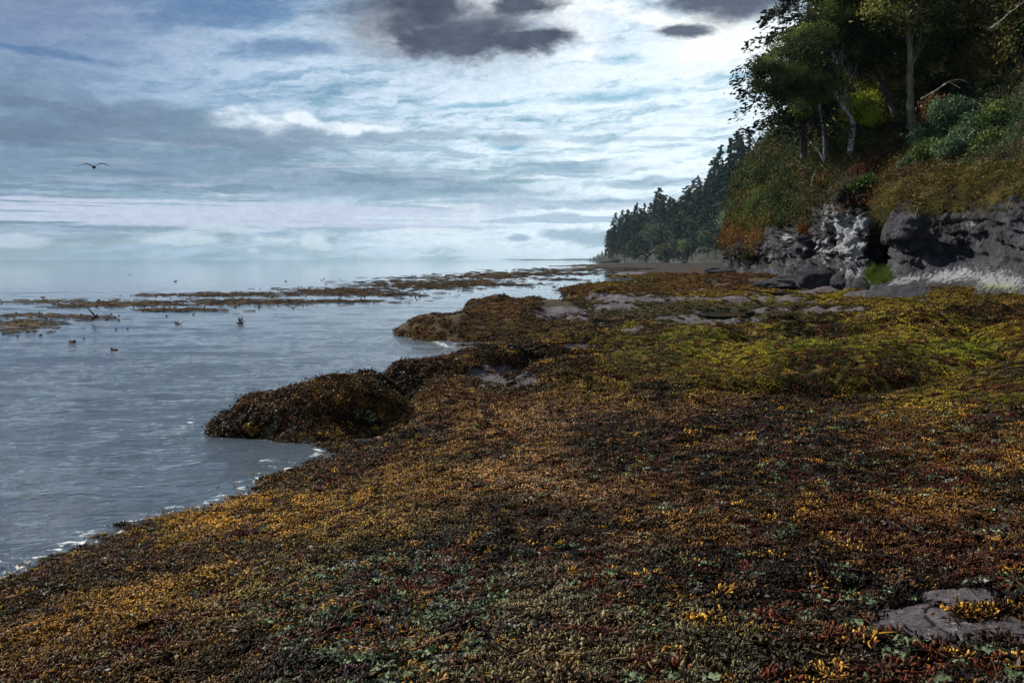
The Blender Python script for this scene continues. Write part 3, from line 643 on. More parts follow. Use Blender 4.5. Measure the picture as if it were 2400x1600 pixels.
# ------------------------------------------------------------------ SEAWEED on the shelf (instanced clumps, ground cover)
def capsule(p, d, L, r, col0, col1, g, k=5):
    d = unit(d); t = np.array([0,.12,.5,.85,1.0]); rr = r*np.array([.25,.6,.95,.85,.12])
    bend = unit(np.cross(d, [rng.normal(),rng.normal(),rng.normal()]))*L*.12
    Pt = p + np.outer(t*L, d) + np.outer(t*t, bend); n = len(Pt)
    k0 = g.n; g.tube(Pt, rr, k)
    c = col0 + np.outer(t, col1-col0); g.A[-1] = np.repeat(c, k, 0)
def rockweed_clump(kind):
    g = Geo(); nb = {'plump':34,'fine':52}[kind]; lean = unit(rng.normal(size=3)*np.array([1,1,0]))
    for i in range(nb):
        a = rng.uniform(0,2*np.pi); q = math.sqrt(rng.uniform())*.085
        p = np.array([math.cos(a)*q, math.sin(a)*q, rng.uniform(.0,.030)])
        d = np.array([math.cos(a)*q*9, math.sin(a)*q*9, rng.uniform(.15,.9)]) + lean*.55 + rng.normal(size=3)*.35
        L = rng.uniform(.018,.042) if kind=='plump' else rng.uniform(.014,.030); r = L*rng.uniform(.14,.22)
        s = rng.uniform(.12,1.75)
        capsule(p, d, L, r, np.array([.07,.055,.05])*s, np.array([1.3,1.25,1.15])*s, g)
    for i in range(5):     # long limp fronds lying over the mat
        a = rng.uniform(0,6.28); p = np.array([rng.normal()*.04, rng.normal()*.04, .022]); L = rng.uniform(.05,.12); t = np.linspace(0,1,6)
        a2 = a+rng.normal()*.6; Pt = p+np.outer(t*L*.6,[math.cos(a),math.sin(a),.15])+np.outer(t**2*L*.5,[math.cos(a2),math.sin(a2),-.35])
        g.tube(Pt, np.array([.002,.004,.005,.005,.004,.001]), 4, np.array([.5,.45,.4])*rng.uniform(.4,1.6))
    # flat dark blades under the tips
    P = np.stack([rng.normal(0,.06,70), rng.normal(0,.06,70), rng.uniform(-.004,.018,70)], 1)
    V, Fq, c = leaves(P, .045, .35, .0, np.array([.12,.09,.08]), axis=np.array([0,0,.1])+rng.normal(size=(70,3))*np.array([1,1,.3])); g.add(V, Fq); g.A[-1] = c
    return g
def lettuce_clump(kind=0):
    g = Geo()
    for i in range(26):
        a = rng.uniform(0,2*np.pi); q = math.sqrt(rng.uniform())*.07; c0 = np.array([math.cos(a)*q, math.sin(a)*q, rng.uniform(.004,.028)])
        n = 4; s = rng.uniform(.010,.026); e1 = unit(rng.normal(size=3)*[1,1,.5]); e2 = unit(np.cross(e1, rng.normal(size=3)*[.5,.5,1]+[0,0,1]))
        u, v = np.meshgrid(np.linspace(-1,1,n), np.linspace(-1,1,n), indexing='ij')
        V = c0 + (u.ravel()*s)[:,None]*e1 + (v.ravel()*s*.5)[:,None]*e2 + rng.normal(size=(n*n,3))*s*.22
        g.add(V, grid_faces(n,n), np.array([1,1,1])*rng.uniform(.25,1.15))
    return g
M_weed = mat_weed('wet_rockweed', .5, .14); M_lett = mat_weed('wet_sea_lettuce', .55, .12)
def lib(name, makers, mat):
    col = bpy.data.collections.new(name)          # not linked to the scene: only a source for instances
    for i, g in enumerate(makers):
        V = np.concatenate(g.V); me = np_mesh(name, V, [np.concatenate(f) for f in g.F.values()], {'Col':np.concatenate(g.A)}, True)
        me.materials.append(mat); o = bpy.data.objects.new(name+'_clump', me); col.objects.link(o)
    return col
def scatter(name, P, Nrm, scale, tint, col, label):
    """stuff: one point cloud mesh, clumps instanced on it"""
    n = len(P); me = bpy.data.meshes.new(name); me.vertices.add(n); me.vertices.foreach_set('co', P.astype(np.float32).ravel())
    def at(nm, typ, key, a):
        t = me.attributes.new(nm, typ, 'POINT'); t.data.foreach_set(key, np.asarray(a, np.float32).ravel())
    at('nrm','FLOAT_VECTOR','vector',Nrm); at('scl','FLOAT','value',scale); at('spin','FLOAT','value',rng.uniform(0,6.28,n))
    at('tint','FLOAT_COLOR','color',np.concatenate([tint,np.ones((n,1))],1))
    o = bpy.data.objects.new(name, me); C.objects.link(o); tag(o, label, kind='stuff')
    ng = bpy.data.node_groups.new(name, 'GeometryNodeTree')
    ng.interface.new_socket('Geometry', in_out='INPUT', socket_type='NodeSocketGeometry'); ng.interface.new_socket('Geometry', in_out='OUTPUT', socket_type='NodeSocketGeometry')
    nn = ng.nodes; L = ng.links
    gi = nn.new('NodeGroupInput'); go = nn.new('NodeGroupOutput'); ip = nn.new('GeometryNodeInstanceOnPoints')
    ci = nn.new('GeometryNodeCollectionInfo'); ci.inputs[0].default_value = col; ci.inputs['Separate Children'].default_value = True; ci.inputs['Reset Children'].default_value = True
    def na_(nm, dt):
        a = nn.new('GeometryNodeInputNamedAttribute'); a.data_type = dt; a.inputs[0].default_value = nm; return a.outputs[0]
    al = nn.new('FunctionNodeAlignRotationToVector'); al.axis = 'Z'; L.new(na_('nrm','FLOAT_VECTOR'), al.inputs['Vector'])
    ax = nn.new('FunctionNodeAxisAngleToRotation'); ax.inputs['Axis'].default_value = (0,0,1); L.new(na_('spin','FLOAT'), ax.inputs['Angle'])
    rr = nn.new('FunctionNodeRotateRotation'); rr.rotation_space = 'LOCAL'; L.new(al.outputs[0], rr.inputs[0]); L.new(ax.outputs[0], rr.inputs[1])
    L.new(gi.outputs[0], ip.inputs['Points']); L.new(ci.outputs[0], ip.inputs['Instance']); ip.inputs['Pick Instance'].default_value = True
    L.new(rr.outputs[0], ip.inputs['Rotation']); L.new(na_('scl','FLOAT'), ip.inputs['Scale'])
    L.new(ip.outputs[0], go.inputs[0])
    md = o.modifiers.new('scatter', 'NODES'); md.node_group = ng
    return o
def terr_normal(x, y, e=.06):
    e = np.maximum(e, y*.004); z = terrain(x,y); zx = terrain(x+e,y); zy = terrain(x,y+e)
    return z, unit(np.stack([-(zx-z)/e, -(zy-z)/e, np.ones(len(x))], 1))
def clump_scale(y): return np.clip(y/12.0, .72, 1.0) + np.clip(y-12, 0, 200)/24.0
def ring_points(n, d0, d1, a=.76, b_=.98):
    n = int(n*(a+b_)/(2*a))
    # as many clumps per square metre as their size there calls for
    dd = np.exp(np.linspace(math.log(d0), math.log(d1), 400)); w_ = dd*(dd+2)/clump_scale(dd)**2; cdf = np.cumsum(w_); cdf /= cdf[-1]
    d = np.interp(rng.uniform(size=n), cdf, dd); az = rng.uniform(-a, b_, n)
    return az*(d+2), d
col_plump = lib('rockweed_plump', [rockweed_clump('plump') for _ in range(5)], M_weed)
col_fine = lib('rockweed_fine', [rockweed_clump('fine') for _ in range(4)], M_weed)
col_lett = lib('sea_lettuce', [lettuce_clump() for _ in range(4)], M_lett)
def weed_layer(n, d0, d1, base_scale, grow, seed):
    x, y = ring_points(n, d0, d1)
    z, nr = terr_normal(x, y); P = np.stack([x,y,z],1); px, py = proj(P)
    keep = (z > -.02-.10*rng.uniform(size=len(x))**2) & (x < 27+y*.0) & ~((y>30)&(x>17+y*.08))
    b_ = bare(px,py); nb = fbm(P*6, 3, 71)
    keep &= ((1-b_)+ (nb-.5)*1.7 > .5)
    tex = fbm(P*np.array([1.3,1.3,1.3])/(1+y[:,None]*.05), 4, seed)
    keep &= tex > .10
    P, nr, px, py, y, tex = P[keep], nr[keep], px[keep], py[keep], y[keep], tex[keep]
    return P, nr, px, py, y, tex
tot = 0
# plump golden rockweed and mixed brown weed
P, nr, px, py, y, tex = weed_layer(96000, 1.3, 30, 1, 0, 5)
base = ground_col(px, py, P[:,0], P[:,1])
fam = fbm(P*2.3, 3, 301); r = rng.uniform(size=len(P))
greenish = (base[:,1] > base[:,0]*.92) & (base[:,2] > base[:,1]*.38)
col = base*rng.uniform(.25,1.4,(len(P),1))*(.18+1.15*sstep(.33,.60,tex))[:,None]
ol = (base[:,1] > base[:,0]*.78)&(base[:,2]<base[:,0]*.2); 
g0 = greenish & (r < .45); col[g0] = np.where((rng.uniform(size=g0.sum())<.5)[:,None], GOLD*.6, MAUVE*.7)*rng.uniform(.4,1.4,(g0.sum(),1))
# scattered individuals of other hues
alt = (fam > .58) & (r < .5); col[alt] = RED*1.3; alt = (fam < .40) & (r < .35); col[alt] = col[alt]*.6+PINK*.35
alt = (r > .93); col[alt] = GOLD*.95
sc = clump_scale(y)*rng.uniform(.65,1.4,len(P))*np.where(ol,.62,1.)
mk = ~greenish | (r < .55)
leftish = (px < 1100) & (py > 1000)
plump = mk & (leftish | (rng.uniform(size=len(P)) < .35)); fine = mk & ~plump
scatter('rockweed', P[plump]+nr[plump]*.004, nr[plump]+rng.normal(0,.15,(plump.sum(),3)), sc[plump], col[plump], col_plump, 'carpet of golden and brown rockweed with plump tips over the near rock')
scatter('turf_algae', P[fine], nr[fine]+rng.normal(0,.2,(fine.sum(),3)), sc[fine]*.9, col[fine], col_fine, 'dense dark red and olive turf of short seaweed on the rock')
gm = (greenish & (r >= .45)) | ((fam > .5) & (rng.uniform(size=len(P)) < .22) & (py > 950)) 
gc = np.where((rng.uniform(size=len(P)) < .82)[:,None], TEAL*rng.uniform(.5,1.6,(len(P),1)), np.array((.20,.19,.18))*rng.uniform(.3,1.3,(len(P),1)))
scatter('sea_lettuce', P[gm]+nr[gm]*.012, nr[gm], sc[gm]*.95, gc[gm], col_lett, 'ruffled green and bleached sea lettuce scattered among the brown weed')
# farther shelf
P, nr, px, py, y, tex = weed_layer(120000, 27, 160, 1, 0, 8)
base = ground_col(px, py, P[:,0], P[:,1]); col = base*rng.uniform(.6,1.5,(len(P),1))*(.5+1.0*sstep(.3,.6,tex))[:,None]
kk = tex > .36; sc = clump_scale(y)*rng.uniform(.6,1.2,len(P))
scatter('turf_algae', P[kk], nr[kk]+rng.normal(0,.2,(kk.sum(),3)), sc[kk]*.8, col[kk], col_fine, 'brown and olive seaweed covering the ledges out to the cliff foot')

# ------------------------------------------------------------------ KELP on the sea
M_kelp = mat_attr('floating_kelp', .7, .2)
def kelp():
    g = Geo()
    E_ = [(110,707,110,5,150),(60,760,75,14,340),(90,740,110,5,150),(220,745,60,6,60),(190,718,70,4,80),(300,712,130,6,300),(420,726,100,4,200),(370,692,70,3,50),(560,690,160,5,330),(550,708,180,8,520),
          (800,683,120,9,600),(1000,667,150,12,700),(800,706,120,3,180),(1170,667,120,4,120),(1150,648,130,5,320),(1250,641,150,5,380),(1350,633,140,4,260),(1450,628,120,2.5,160),(980,651,70,2,60),(1560,624,110,1.6,120),(1100,660,90,6,200),(20,775,40,6,40),(900,690,90,6,140),(1300,655,90,3,60)]
    for cx,cy,rx,ry,n in E_:
        for _ in range(int(n*.85)):
            px = cx+rng.normal()*rx*.55; py = cy+rng.normal()*ry*.5
            if py < 616: continue
            c = Wz(px, py, .0); d = c[1]
            L = rng.uniform(.15,.8)*(.5+d/60); a = rng.normal(0,.35); m_ = 6
            t = np.linspace(-.5,.5,m_); hump = rng.uniform(.0,.05)
            Pt = np.stack([c[0]+t*L*math.cos(a), c[1]+t*L*math.sin(a)+rng.normal(0,.05,m_), np.full(m_,.0)+hump*np.cos(t*np.pi)+rng.uniform(-.01,.03)],1)
            col = np.array([(.030,.016,.008),(.065,.036,.010),(.12,.066,.012),(.02,.012,.008),(.08,.07,.055)][rng.choice(5,p=[.3,.28,.17,.2,.05])])*rng.uniform(.4,2.0)
            g.tube(Pt, rng.uniform(.008,.022)*(.55+d/90)*np.array([.3,.9,1,1,.8,.3]), 4, col)
    # float bulbs and small lumps
    for cx,cy,rx,ry,n in E_+[(540,722,70,6,30),(250,762,60,10,22),(980,700,60,6,26),(450,735,60,6,14),(1200,668,140,4,60),(50,785,60,9,16),(300,740,200,14,20)]:
        for _ in range(max(4,int(n*.13))):
            px = cx+rng.normal()*rx*.6; py = cy+rng.normal()*ry*.8
            if py < 618: continue
            c = Wz(px, py, 0.); r0 = rng.uniform(.03,.06)*(.7+min(c[1],90)/160)
            t = np.array([-1,-.6,0,.6,1.]); rr = r0*np.array([.1,.8,1,.8,.1])
            tl = unit(np.array([rng.normal()*1.5,rng.normal()*.4,rng.uniform(0,.25)]))
            g.tube(c+np.array([0,0,r0*.3])+np.outer(t*r0*rng.uniform(.9,1.6), tl), rr, 6, np.array([(.03,.018,.01),(.10,.055,.014),(.02,.014,.01)][rng.integers(3)]))
    o = g.build('kelp_bed', M_kelp); tag(o, 'long broken band of brown floating kelp lying across the calm sea', kind='stuff')
kelp()
# single small lumps of drifting weed near shore
def lump(px, py, r0, label):
    g = Geo(); c = Wz(px, py, 0.)
    for _ in range(16):
        t = np.linspace(0,1,4); d = unit(rng.normal(size=3)*np.array([1,.7,.35])); d[2] = abs(d[2])
        g.tube(c+np.outer(t*r0*rng.uniform(.5,1.1), d)+np.array([0,0,.01]), r0*np.array([.22,.25,.2,.05])*rng.uniform(.6,1.3), 5, np.array([.10,.05,.012])*rng.uniform(.5,1.6))
    o = g.build('drifting_weed', M_kelp, loc=c); o.location = c; tag(o, label, 'seaweed', 'lumps of weed drifting off the rocks')
lump(506,1148,.07,'round amber lump of weed afloat just off the golden rockweed slope')
lump(548,1148,.07,'dark flat lump of weed afloat beside the amber lump'); lump(590,1114,.06,'small dark weed lump in the gap under the rock finger')
lump(168,803,.16,'lone dark weed clump floating left below the kelp band'); lump(265,822,.18,'lone weed clump floating nearest the shore below the gulls')
lump(730,706,.2,'lone dark kelp head below the right half of the band')

# ------------------------------------------------------------------ BARNACLED STONES
M_barn, b_, p_ = material('barnacles'); o_ = tc(b_)
vo = b_.vor(o_, 42); b_.put(p_.inputs['Base Color'], b_.mix(b_.ss(vo,.25,.5), (.62,.60,.55), (.03,.025,.022))); b_.put(p_.inputs['Normal'], b_.bump(b_.ss(vo,.6,.1), 1, .03)); p_.inputs['Roughness'].default_value=.8
def icob(c, r, squash, name, mat, label, cat, group, seed):
    nu_, nv_ = 44, 28; u, v = np.meshgrid(np.linspace(0,2*np.pi,nu_), np.linspace(0,np.pi,nv_), indexing='ij')
    V = np.stack([np.cos(u)*np.sin(v), np.sin(u)*np.sin(v), np.cos(v)], -1).reshape(-1,3)
    c1,c2,cr_ = cells(V*1.7+seed, seed); V *= (1+.30*(fbm(V*1.6+seed,4,seed)-.5)*2+.30*(cr_-.5))[:,None]; V *= np.array(squash)*r
    k = np.arange(len(V)).reshape(nu_,nv_); k[-1] = k[0]; i = k[:-1,:-1].ravel(); Fq = np.stack([i, k[1:,:-1].ravel(), k[1:,1:].ravel(), k[:-1,1:].ravel()],1)
    o = link(name, np_mesh(name, V, [Fq], None, mat is not M_cliff), mat); o.location = c; return tag(o, label, cat, group)
for px,py,r,lb in [(1260,877,.13,'white barnacle crusted stone sitting in the black hollow of the ridge'),(1134,912,.10,'pale barnacle patch stone on the bare rock left of the hollow'),(1358,770,.13,'leftmost of three pale barnacled stones under the far ledge'),(1412,764,.13,'middle of three pale barnacled stones under the far ledge'),(1388,766,.09,'small pale barnacled stone between its two bigger neighbours')]:
    z = .5
    for _ in range(12):
        q = Wz(px,py,z); z = .5*z+.5*float(terrain(np.array([q[0]]),np.array([q[1]]))[0])
    icob(tuple(q+np.array([0,0,.02])), r, (1,.9,.75), 'barnacled_stone', M_barn, lb, 'stone', 'barnacled stones', int(px)%17)
M_pale, b_, p_ = material('pale_stone'); b_.put(p_.inputs['Base Color'], b_.mix(b_.noise(tc(b_),3,6,.7), (.05,.05,.055), (.17,.16,.17))); b_.put(p_.inputs['Normal'], b_.bump(b_.noise(tc(b_),6,6,.7),1,.05)); p_.inputs['Roughness'].default_value=.8

# ------------------------------------------------------------------ TREES
def bez(A, B, bend, n=8):
    t = np.linspace(0,1,n)[:,None]; M = (A+B)/2+bend; return (1-t)**2*A + 2*t*(1-t)*M + t*t*B
def trunk_tube(g, pts, r0, r1, n=5, k=8, col=None):
    Pt = cr(np.array(pts, float), n, 0); t = np.linspace(0,1,len(Pt)); Pt = Pt + rng.normal(size=Pt.shape)*r0*.15
    g.tube(Pt, r0*(1-t)**.8+r1, k, col); return Pt
def broadleaf(label, trunk, r0, blobs, nleaf, lsize, cols, mleaf, mbark, group=None, name='broadleaf_tree', limbs=26, cat='tree', holes=.42, stray=.0):
    """trunk: list of world points; blobs: (centre, radii) crown masses in world space"""
    base = np.array(trunk[0]); t = thing(name, label, cat, tuple(base), group); g = Geo()
    Pt = trunk_tube(g, trunk, r0, r0*.25)
    vol = np.array([np.prod(b[1]) for b in blobs])**.8; vol = vol/vol.sum(); LP = []
    for (c, rad), fr in zip(blobs, vol):
        c = np.array(c); rad = np.array(rad)
        for _ in range(max(3, int(limbs*fr))):
            s = Pt[rng.integers(int(len(Pt)*.45), len(Pt))]; e = c+unit(rng.normal(size=3))*rad*rng.uniform(.4,.95)
            L = np.linalg.norm(e-s); g.tube(bez(s, e, rng.normal(size=3)*L*.12+np.array([0,0,L*.08])), np.linspace(r0*.22,r0*.02+.006,8)*rng.uniform(.5,1), 5)
            for _ in range(3):
                e2 = e+unit(rng.normal(size=3))*rad*.35; g.tube(bez(e, e2, rng.normal(size=3)*.1, 4), np.linspace(.022,.008,4), 4)
        n = int(nleaf*fr); nc = max(12, n//55)
        q = unit(rng.normal(size=(nc,3)))*rng.uniform(.25,1.0,(nc,1))**.45
        cc = c+q*rad; keep = fbm(cc*.9, 3, 11) > holes; cc = cc[keep] if keep.sum() > 4 else cc
        k = rng.integers(len(cc), size=n); sp = rad.mean()*.13+lsize*.8
        LP.append(cc[k]+rng.normal(size=(n,3))*sp*np.array([1,1,.6]))
    LPa = np.concatenate(LP); sel = rng.integers(len(cols), size=len(LPa)); f = fbm(LPa*.7,3,5)
    col = np.array(cols)[np.clip(((f-.3)/.4*len(cols)).astype(int)+rng.integers(-1,2,len(LPa)), 0, len(cols)-1)]
    g.build('trunk', mbark, t, base, True)
    h = Geo(); V, Fq, c = leaves(LPa, lsize, .55, .3, col); h.add(V, Fq); h.A[-1] = c; h.build('crown', mleaf, t, base)
    return t
def conifer_geo(hh, rad, nb, per, lsize, droop=.25, taper=.9, bare_frac=.12, lop=.35, seed=0):
    """trunk and crown geometry with base at origin"""
    rg = np.random.default_rng(seed); g = Geo(); h = Geo()
    z = np.linspace(0,hh,10); bx = np.cumsum(rg.normal(0,hh*.004,10)); by = np.cumsum(rg.normal(0,hh*.004,10))
    g.tube(np.stack([bx,by,z],1), hh*.014*(1-z/hh)**.8+.02*hh/20, 6)
    PL=[]; AX=[]
    for i in range(nb):
        f = bare_frac+(1-bare_frac)*(i+rg.uniform())/nb; zc = f*hh; a = rg.uniform(0,2*np.pi)
        side = 1+lop*math.sin(a*1+seed)+lop*rg.normal()
        L = rad*max(.06, (1-((f-bare_frac)/(1-bare_frac))**1.1))**taper*max(.25,side)
        d = np.array([math.cos(a), math.sin(a), 0]); x0 = np.interp(zc,z,bx); y0 = np.interp(zc,z,by)
        t = rg.uniform(.1,1,per)**.7; p = np.array([x0,y0,zc])+np.outer(t*L,d)
        p[:,2] += L*(.18*t - droop*t*t*1.6)*(1-f*.6); w_ = L*.22*(1.05-t*.6)
        s_ = rg.normal(size=per)*w_; p += np.outer(s_, [-d[1],d[0],0]); p[:,2] -= np.abs(s_)*.35; p[:,2] += rg.normal(size=per)*L*.04
        PL.append(p); AX.append(np.tile(d+np.array([0,0,-.25]),(per,1))+np.outer(np.sign(s_)*.6,[-d[1],d[0],0]))
        g.tube(np.array([[x0,y0,zc],[x0+d[0]*L*.5,y0+d[1]*L*.5,zc+L*(.09-droop*.4)*(1-f*.6)],[x0+d[0]*L*.9,y0+d[1]*L*.9,zc+L*(.16-droop*1.3)*(1-f*.6)]]), np.array([.004,.003,.001])*hh*.6, 3)
    PL = np.concatenate(PL); AX = np.concatenate(AX)
    V,Fq,c = leaves(PL, lsize, .42, .4, None, .5, AX); h.add(V,Fq); h.A[-1] = c
    return g, h
# --- the wooded headland, far off
SKYL = [(1414,612),(1424,588),(1436,562),(1452,540),(1480,514),(1515,502),(1560,490),(1600,480),(1625,470),(1650,440),(1680,405),(1715,380),(1750,370),(1800,350),(1900,330),(2100,300)]
def skyl(px): return np.interp(px, [s[0] for s in SKYL], [s[1] for s in SKYL])
def shore_d(px): return np.interp(px, [1415,1500,1600,1700,1800,2100],[900,760,620,480,380,260])
def head_point(px, f):   # f 0 shore .. 1 under the skyline trees
    d0 = shore_d(px); d = d0+f*120*(d0/600)
    top = skyl(px)+22*(600/d0)*.9; yb = 612+(d0<0)*0
    py = 609+ (3-1.0)*F/d0*.35
    zt = (609-top)/F*(d0+120*(d0/600))+3; zt = max(zt*.70, 2)
    z = .2+ (zt-.2)*(f**.8)
    return D(px, d, z)
npx, nf = 120, 40
HV = np.array([[head_point(px, f) for f in np.concatenate([np.linspace(0,1,nf-1),[1.8]])] for px in np.linspace(1408,2100,npx)])
HVf = HV.reshape(-1,3).copy(); fz = np.tile(np.concatenate([np.linspace(0,1,nf-1),[1.8]]), npx)
HVf[:,2] += (fbm(HVf*.03,4,6)-.5)*8*sstep(0,.1,fz); HVf[:,0] += (fbm(HVf*np.array([.01,.04,.05]),4,7)-.5)*16
HVf[fz==0,2] = -2
M_hill, b, p = material('headland_ground'); o_ = tc(b); x_,y_,z_ = b.sep(o_)
rk = b.ramp(b.noise(b.vmul(o_,(.05,.05,.25)),1,8,.7), [(.38,(.012,.014,.02)),(.55,(.03,.034,.048)),(.75,(.13,.14,.17))])
f_ = b.ss(b.add(z_, b.mul(b.noise(o_,.06,6,.65), 10)), 5.5, 9)
b.put(p.inputs['Base Color'], b.mix(f_, rk, b.mix(b.noise(o_,.3,6,.7),(.008,.014,.010),(.028,.036,.02)))); p.inputs['Roughness'].default_value=.9
b.put(p.inputs['Normal'], b.bump(b.noise(o_,.15,8,.7),1,4))
hill = link('hills', np_mesh('hills', HVf, [grid_faces(npx,nf)], None, True), M_hill); tag(hill, kind='structure')
# low cliff ledge at its tip, and low land beyond
def lowland(name, pts, d, dep, mat):
    V=[];
    for px,h in pts:
        for dd,hf in ((0,-.1),(0.02,.6),(.3,1),(.8,1),(1,-.1)): q = D(px, d+dep*dd, 0); V.append([q[0], q[1], h*hf-.3])
    V = np.array(V); V[:,2] += (fbm(V*.02,3,3)-.5)*1.5
    o = link(name, np_mesh(name, V, [grid_faces(len(pts),5)], None, False), mat); tag(o, kind='structure')
lowland('hills', [(1395,.1),(1405,2.),(1420,3.),(1440,5.),(1462,4.5),(1480,6),(1500,2)], 850, 60, M_hill)
M_far, b, p = material('far_land'); o_ = tc(b); b.put(p.inputs['Base Color'], b.mix(b.noise(o_,.05,5,.6),(.03,.045,.035),(.06,.075,.05))); p.inputs['Roughness'].default_value=.9
fp = [(px, max(.5, (1+.25*math.sin(px*1.3)+.3*math.sin(px*.7+1))*np.interp(px,[1375,1392,1405,1418,1440,1600],[2,14,26,36,48,60]))) for px in np.linspace(1375,1600,80)]
lowland('hills', fp, 3200, 300, M_far)
fp = [(px, max(1, np.interp(px,[1180,1240,1300,1340,1400,1500],[1,11,8,14,12,14])+1.5*math.sin(px*.9))) for px in np.linspace(1180,1500,90)]
lowland('hills', fp, 7800, 300, M_far)

M_firA = []
def tinted(g, col): g.A = [a*np.array(col) for a in g.A]; return g
cols_far = [(.028,.050,.048),(.042,.064,.052),(.022,.040,.045),(.075,.09,.060),(.038,.055,.042),(.020,.036,.04)]
protos = []
for i in range(8):
    hh = 20; g, h = conifer_geo(hh, [3.4,4.2,3.0,4.8,3.8,2.6,4.5,3.4][i], [60,52,66,46,56,70,44,30][i], [26,28,22,30,26,20,32,16][i], 1.15, .28, [.8,.6,.9,.5,.7,1,.55,.5][i], [.15,.25,.1,.3,.2,.12,.35,.55][i], .38, i*7+3)
    tinted(h, cols_far[i%6])
    V = np.concatenate(h.V); hm = np_mesh('crown', V, [np.concatenate(f) for f in h.F.values()], {'Col':np.concatenate(h.A)}); hm.materials.append(M_needle)
    V = np.concatenate(g.V); tm = np_mesh('trunk', V, [np.concatenate(f) for f in g.F.values()], None, True); tm.materials.append(M_bark)
    protos.append((tm, hm))
def place_fir(i, loc, s, sx, label, group, name='fir_tree'):
    t = thing(name, label, 'tree', loc, group); t.scale = (s*sx, s*sx, s); t.rotation_euler = (rng.normal(0,.02), rng.normal(0,.02), rng.uniform(0,6.28))
    for nm, me in zip(('trunk','crown'), protos[i]):
        c = bpy.data.objects.new(nm, me); C.objects.link(c); c.parent = t
    return t
def hz(px, f):
    q = head_point(px, f); return q
cnt = 0
for row, (f, n) in enumerate([(1.0,62),(.82,44),(.62,42),(.42,40),(.2,38),(.03,34)]):
    for k in range(n):
        t_ = (k+rng.uniform(0,.9))/n; px = 1426+ (1800-1426)*t_**1.05
        q = hz(px, f+rng.uniform(-.06,.06)); d = q[1]
        s = rng.uniform(.95,1.75)*(1.0 if f > .3 else .9); s *= np.interp(px,[1426,1500,1650,1800],[1.0,1.0,1.05,1.0])
        if row == 0: s *= rng.choice([.8,1,1.25])
        part = 'seaward end' if px < 1520 else ('middle' if px < 1640 else 'landward end')
        hgt = {0:'along the skyline',1:'just below the skyline',2:'high up',3:'halfway up',4:'low down',5:'above the shore rocks'}[row]
        pi_ = int(rng.integers(8)); big = 'big ' if s > 1.35 else ('small ' if s < .95 else '')
        LOOK = [big+l for l in ('dark ragged fir','grey green broad fir','slim dark fir','pale open crowned fir','olive green fir','narrow bushy fir','flat branched fir','thin sparse fir')]
        place_fir(pi_, (q[0], q[1], q[2]-1.2), s, rng.uniform(.8,1.25), f'{LOOK[pi_]} {hgt} on the {part} of the headland', 'firs covering the distant headland'); cnt += 1
q = hz(1637, .95); place_fir(7, tuple(q), 1.55, .55, 'tall thin half bare snag standing clear above the headland skyline', 'firs covering the distant headland')
q = hz(1692, 1.); place_fir(5, tuple(q), 1.5, .6, 'slender spire topped fir sticking up on the steep landward skyline', 'firs covering the distant headland')

# --- broadleaf trees low on the headland
def wb(px, py, d, rx, ry, rz=None):
    c = W(px,py,d); k = d/F; return (c, (rx*k, (rz or (rx+ry)/2)*k, ry*k))
for px,py,rx,ry,lb,cl in [(1608,572,14,16,'rounded pale green tree low on the headland above the rocks',[(.10,.13,.06),(.16,.19,.09)]),(1528,545,26,22,'spreading grey green tree halfway down the middle headland',[(.07,.10,.07),(.10,.13,.09)]),
        (1715,520,26,26,'pale leaved tree on the headland beside the near bluff',[(.12,.15,.10),(.19,.22,.14)]),(1665,560,26,20,'broad dull green tree by the headland foot',[(.05,.08,.05),(.09,.12,.08)]),(1560,585,22,10,'low spreading tree over the middle headland rocks',[(.08,.10,.06),(.12,.13,.07)]),(1745,470,22,20,'light yellow green tree high behind the near bluff',[(.12,.15,.05),(.18,.21,.08)])]:
    d = float(shore_d(px))*1.0; c = W(px,py,d); base = c-np.array([0,0,ry*d/F*1.6])
    broadleaf(lb, [base, base*.5+c*.5, c], .35, [wb(px,py,d,rx,ry)], 1500, 1.3, cl, M_leaf, M_birch, 'pale broadleaf trees on the headland', limbs=10, holes=.3)

# --- near cliff-top trees
dG = [(.020,.032,.012),(.038,.055,.018),(.07,.095,.028),(.16,.19,.045)]
dG2 = [(.020,.028,.010),(.05,.062,.018),(.10,.105,.028),(.26,.23,.06)]  # brightest tone puts sunlit specks into the leaf colour
def T(*pts): return [W(*q) for q in pts]
broadleaf('dark broadleaf tree leaning left over the shore, leftmost big crown against the sky', T((1938,372,56),(1932,320,56),(1928,270,55.5),(1915,220,55),(1895,170,54),(1870,130,53.5)), .16,
  [wb(1850,135,53,75,50), wb(1810,185,53,42,38), wb(1895,185,54,65,50), wb(1905,95,54,55,35), wb(1830,215,53.5,35,30), wb(1790,150,53,28,30)], 44000, .11, dG, M_leaf, M_bark, 'trees on the near cliff top', limbs=80)
broadleaf('pale curved birch like trunk rising in front of the yellow green sapling', T((1996,365,55),(1993,344,55),(1998,312,55),(1998,287,55),(1988,268,55),(1969,245,55),(1958,220,55),(1951,194,55),(1955,150,55)), .17,
  [wb(1985,110,56,65,55), wb(1950,60,56,60,50), wb(2020,60,57,60,60), wb(1960,10,56,60,40)], 36000, .14, dG, M_leaf, M_birch, 'trees on the near cliff top', limbs=40)
broadleaf('thin dark double stemmed tree left of the pale curved trunk', T((1932,372,54.5),(1930,330,54.5),(1927,287,54.5),(1915,225,54.5),(1900,190,54.5)), .055,
  [wb(1915,215,55,35,30), wb(1880,245,55,30,25),wb(1940,180,55,30,30)], 7000, .15, dG, M_leaf, M_birch, 'trees on the near cliff top', limbs=20)
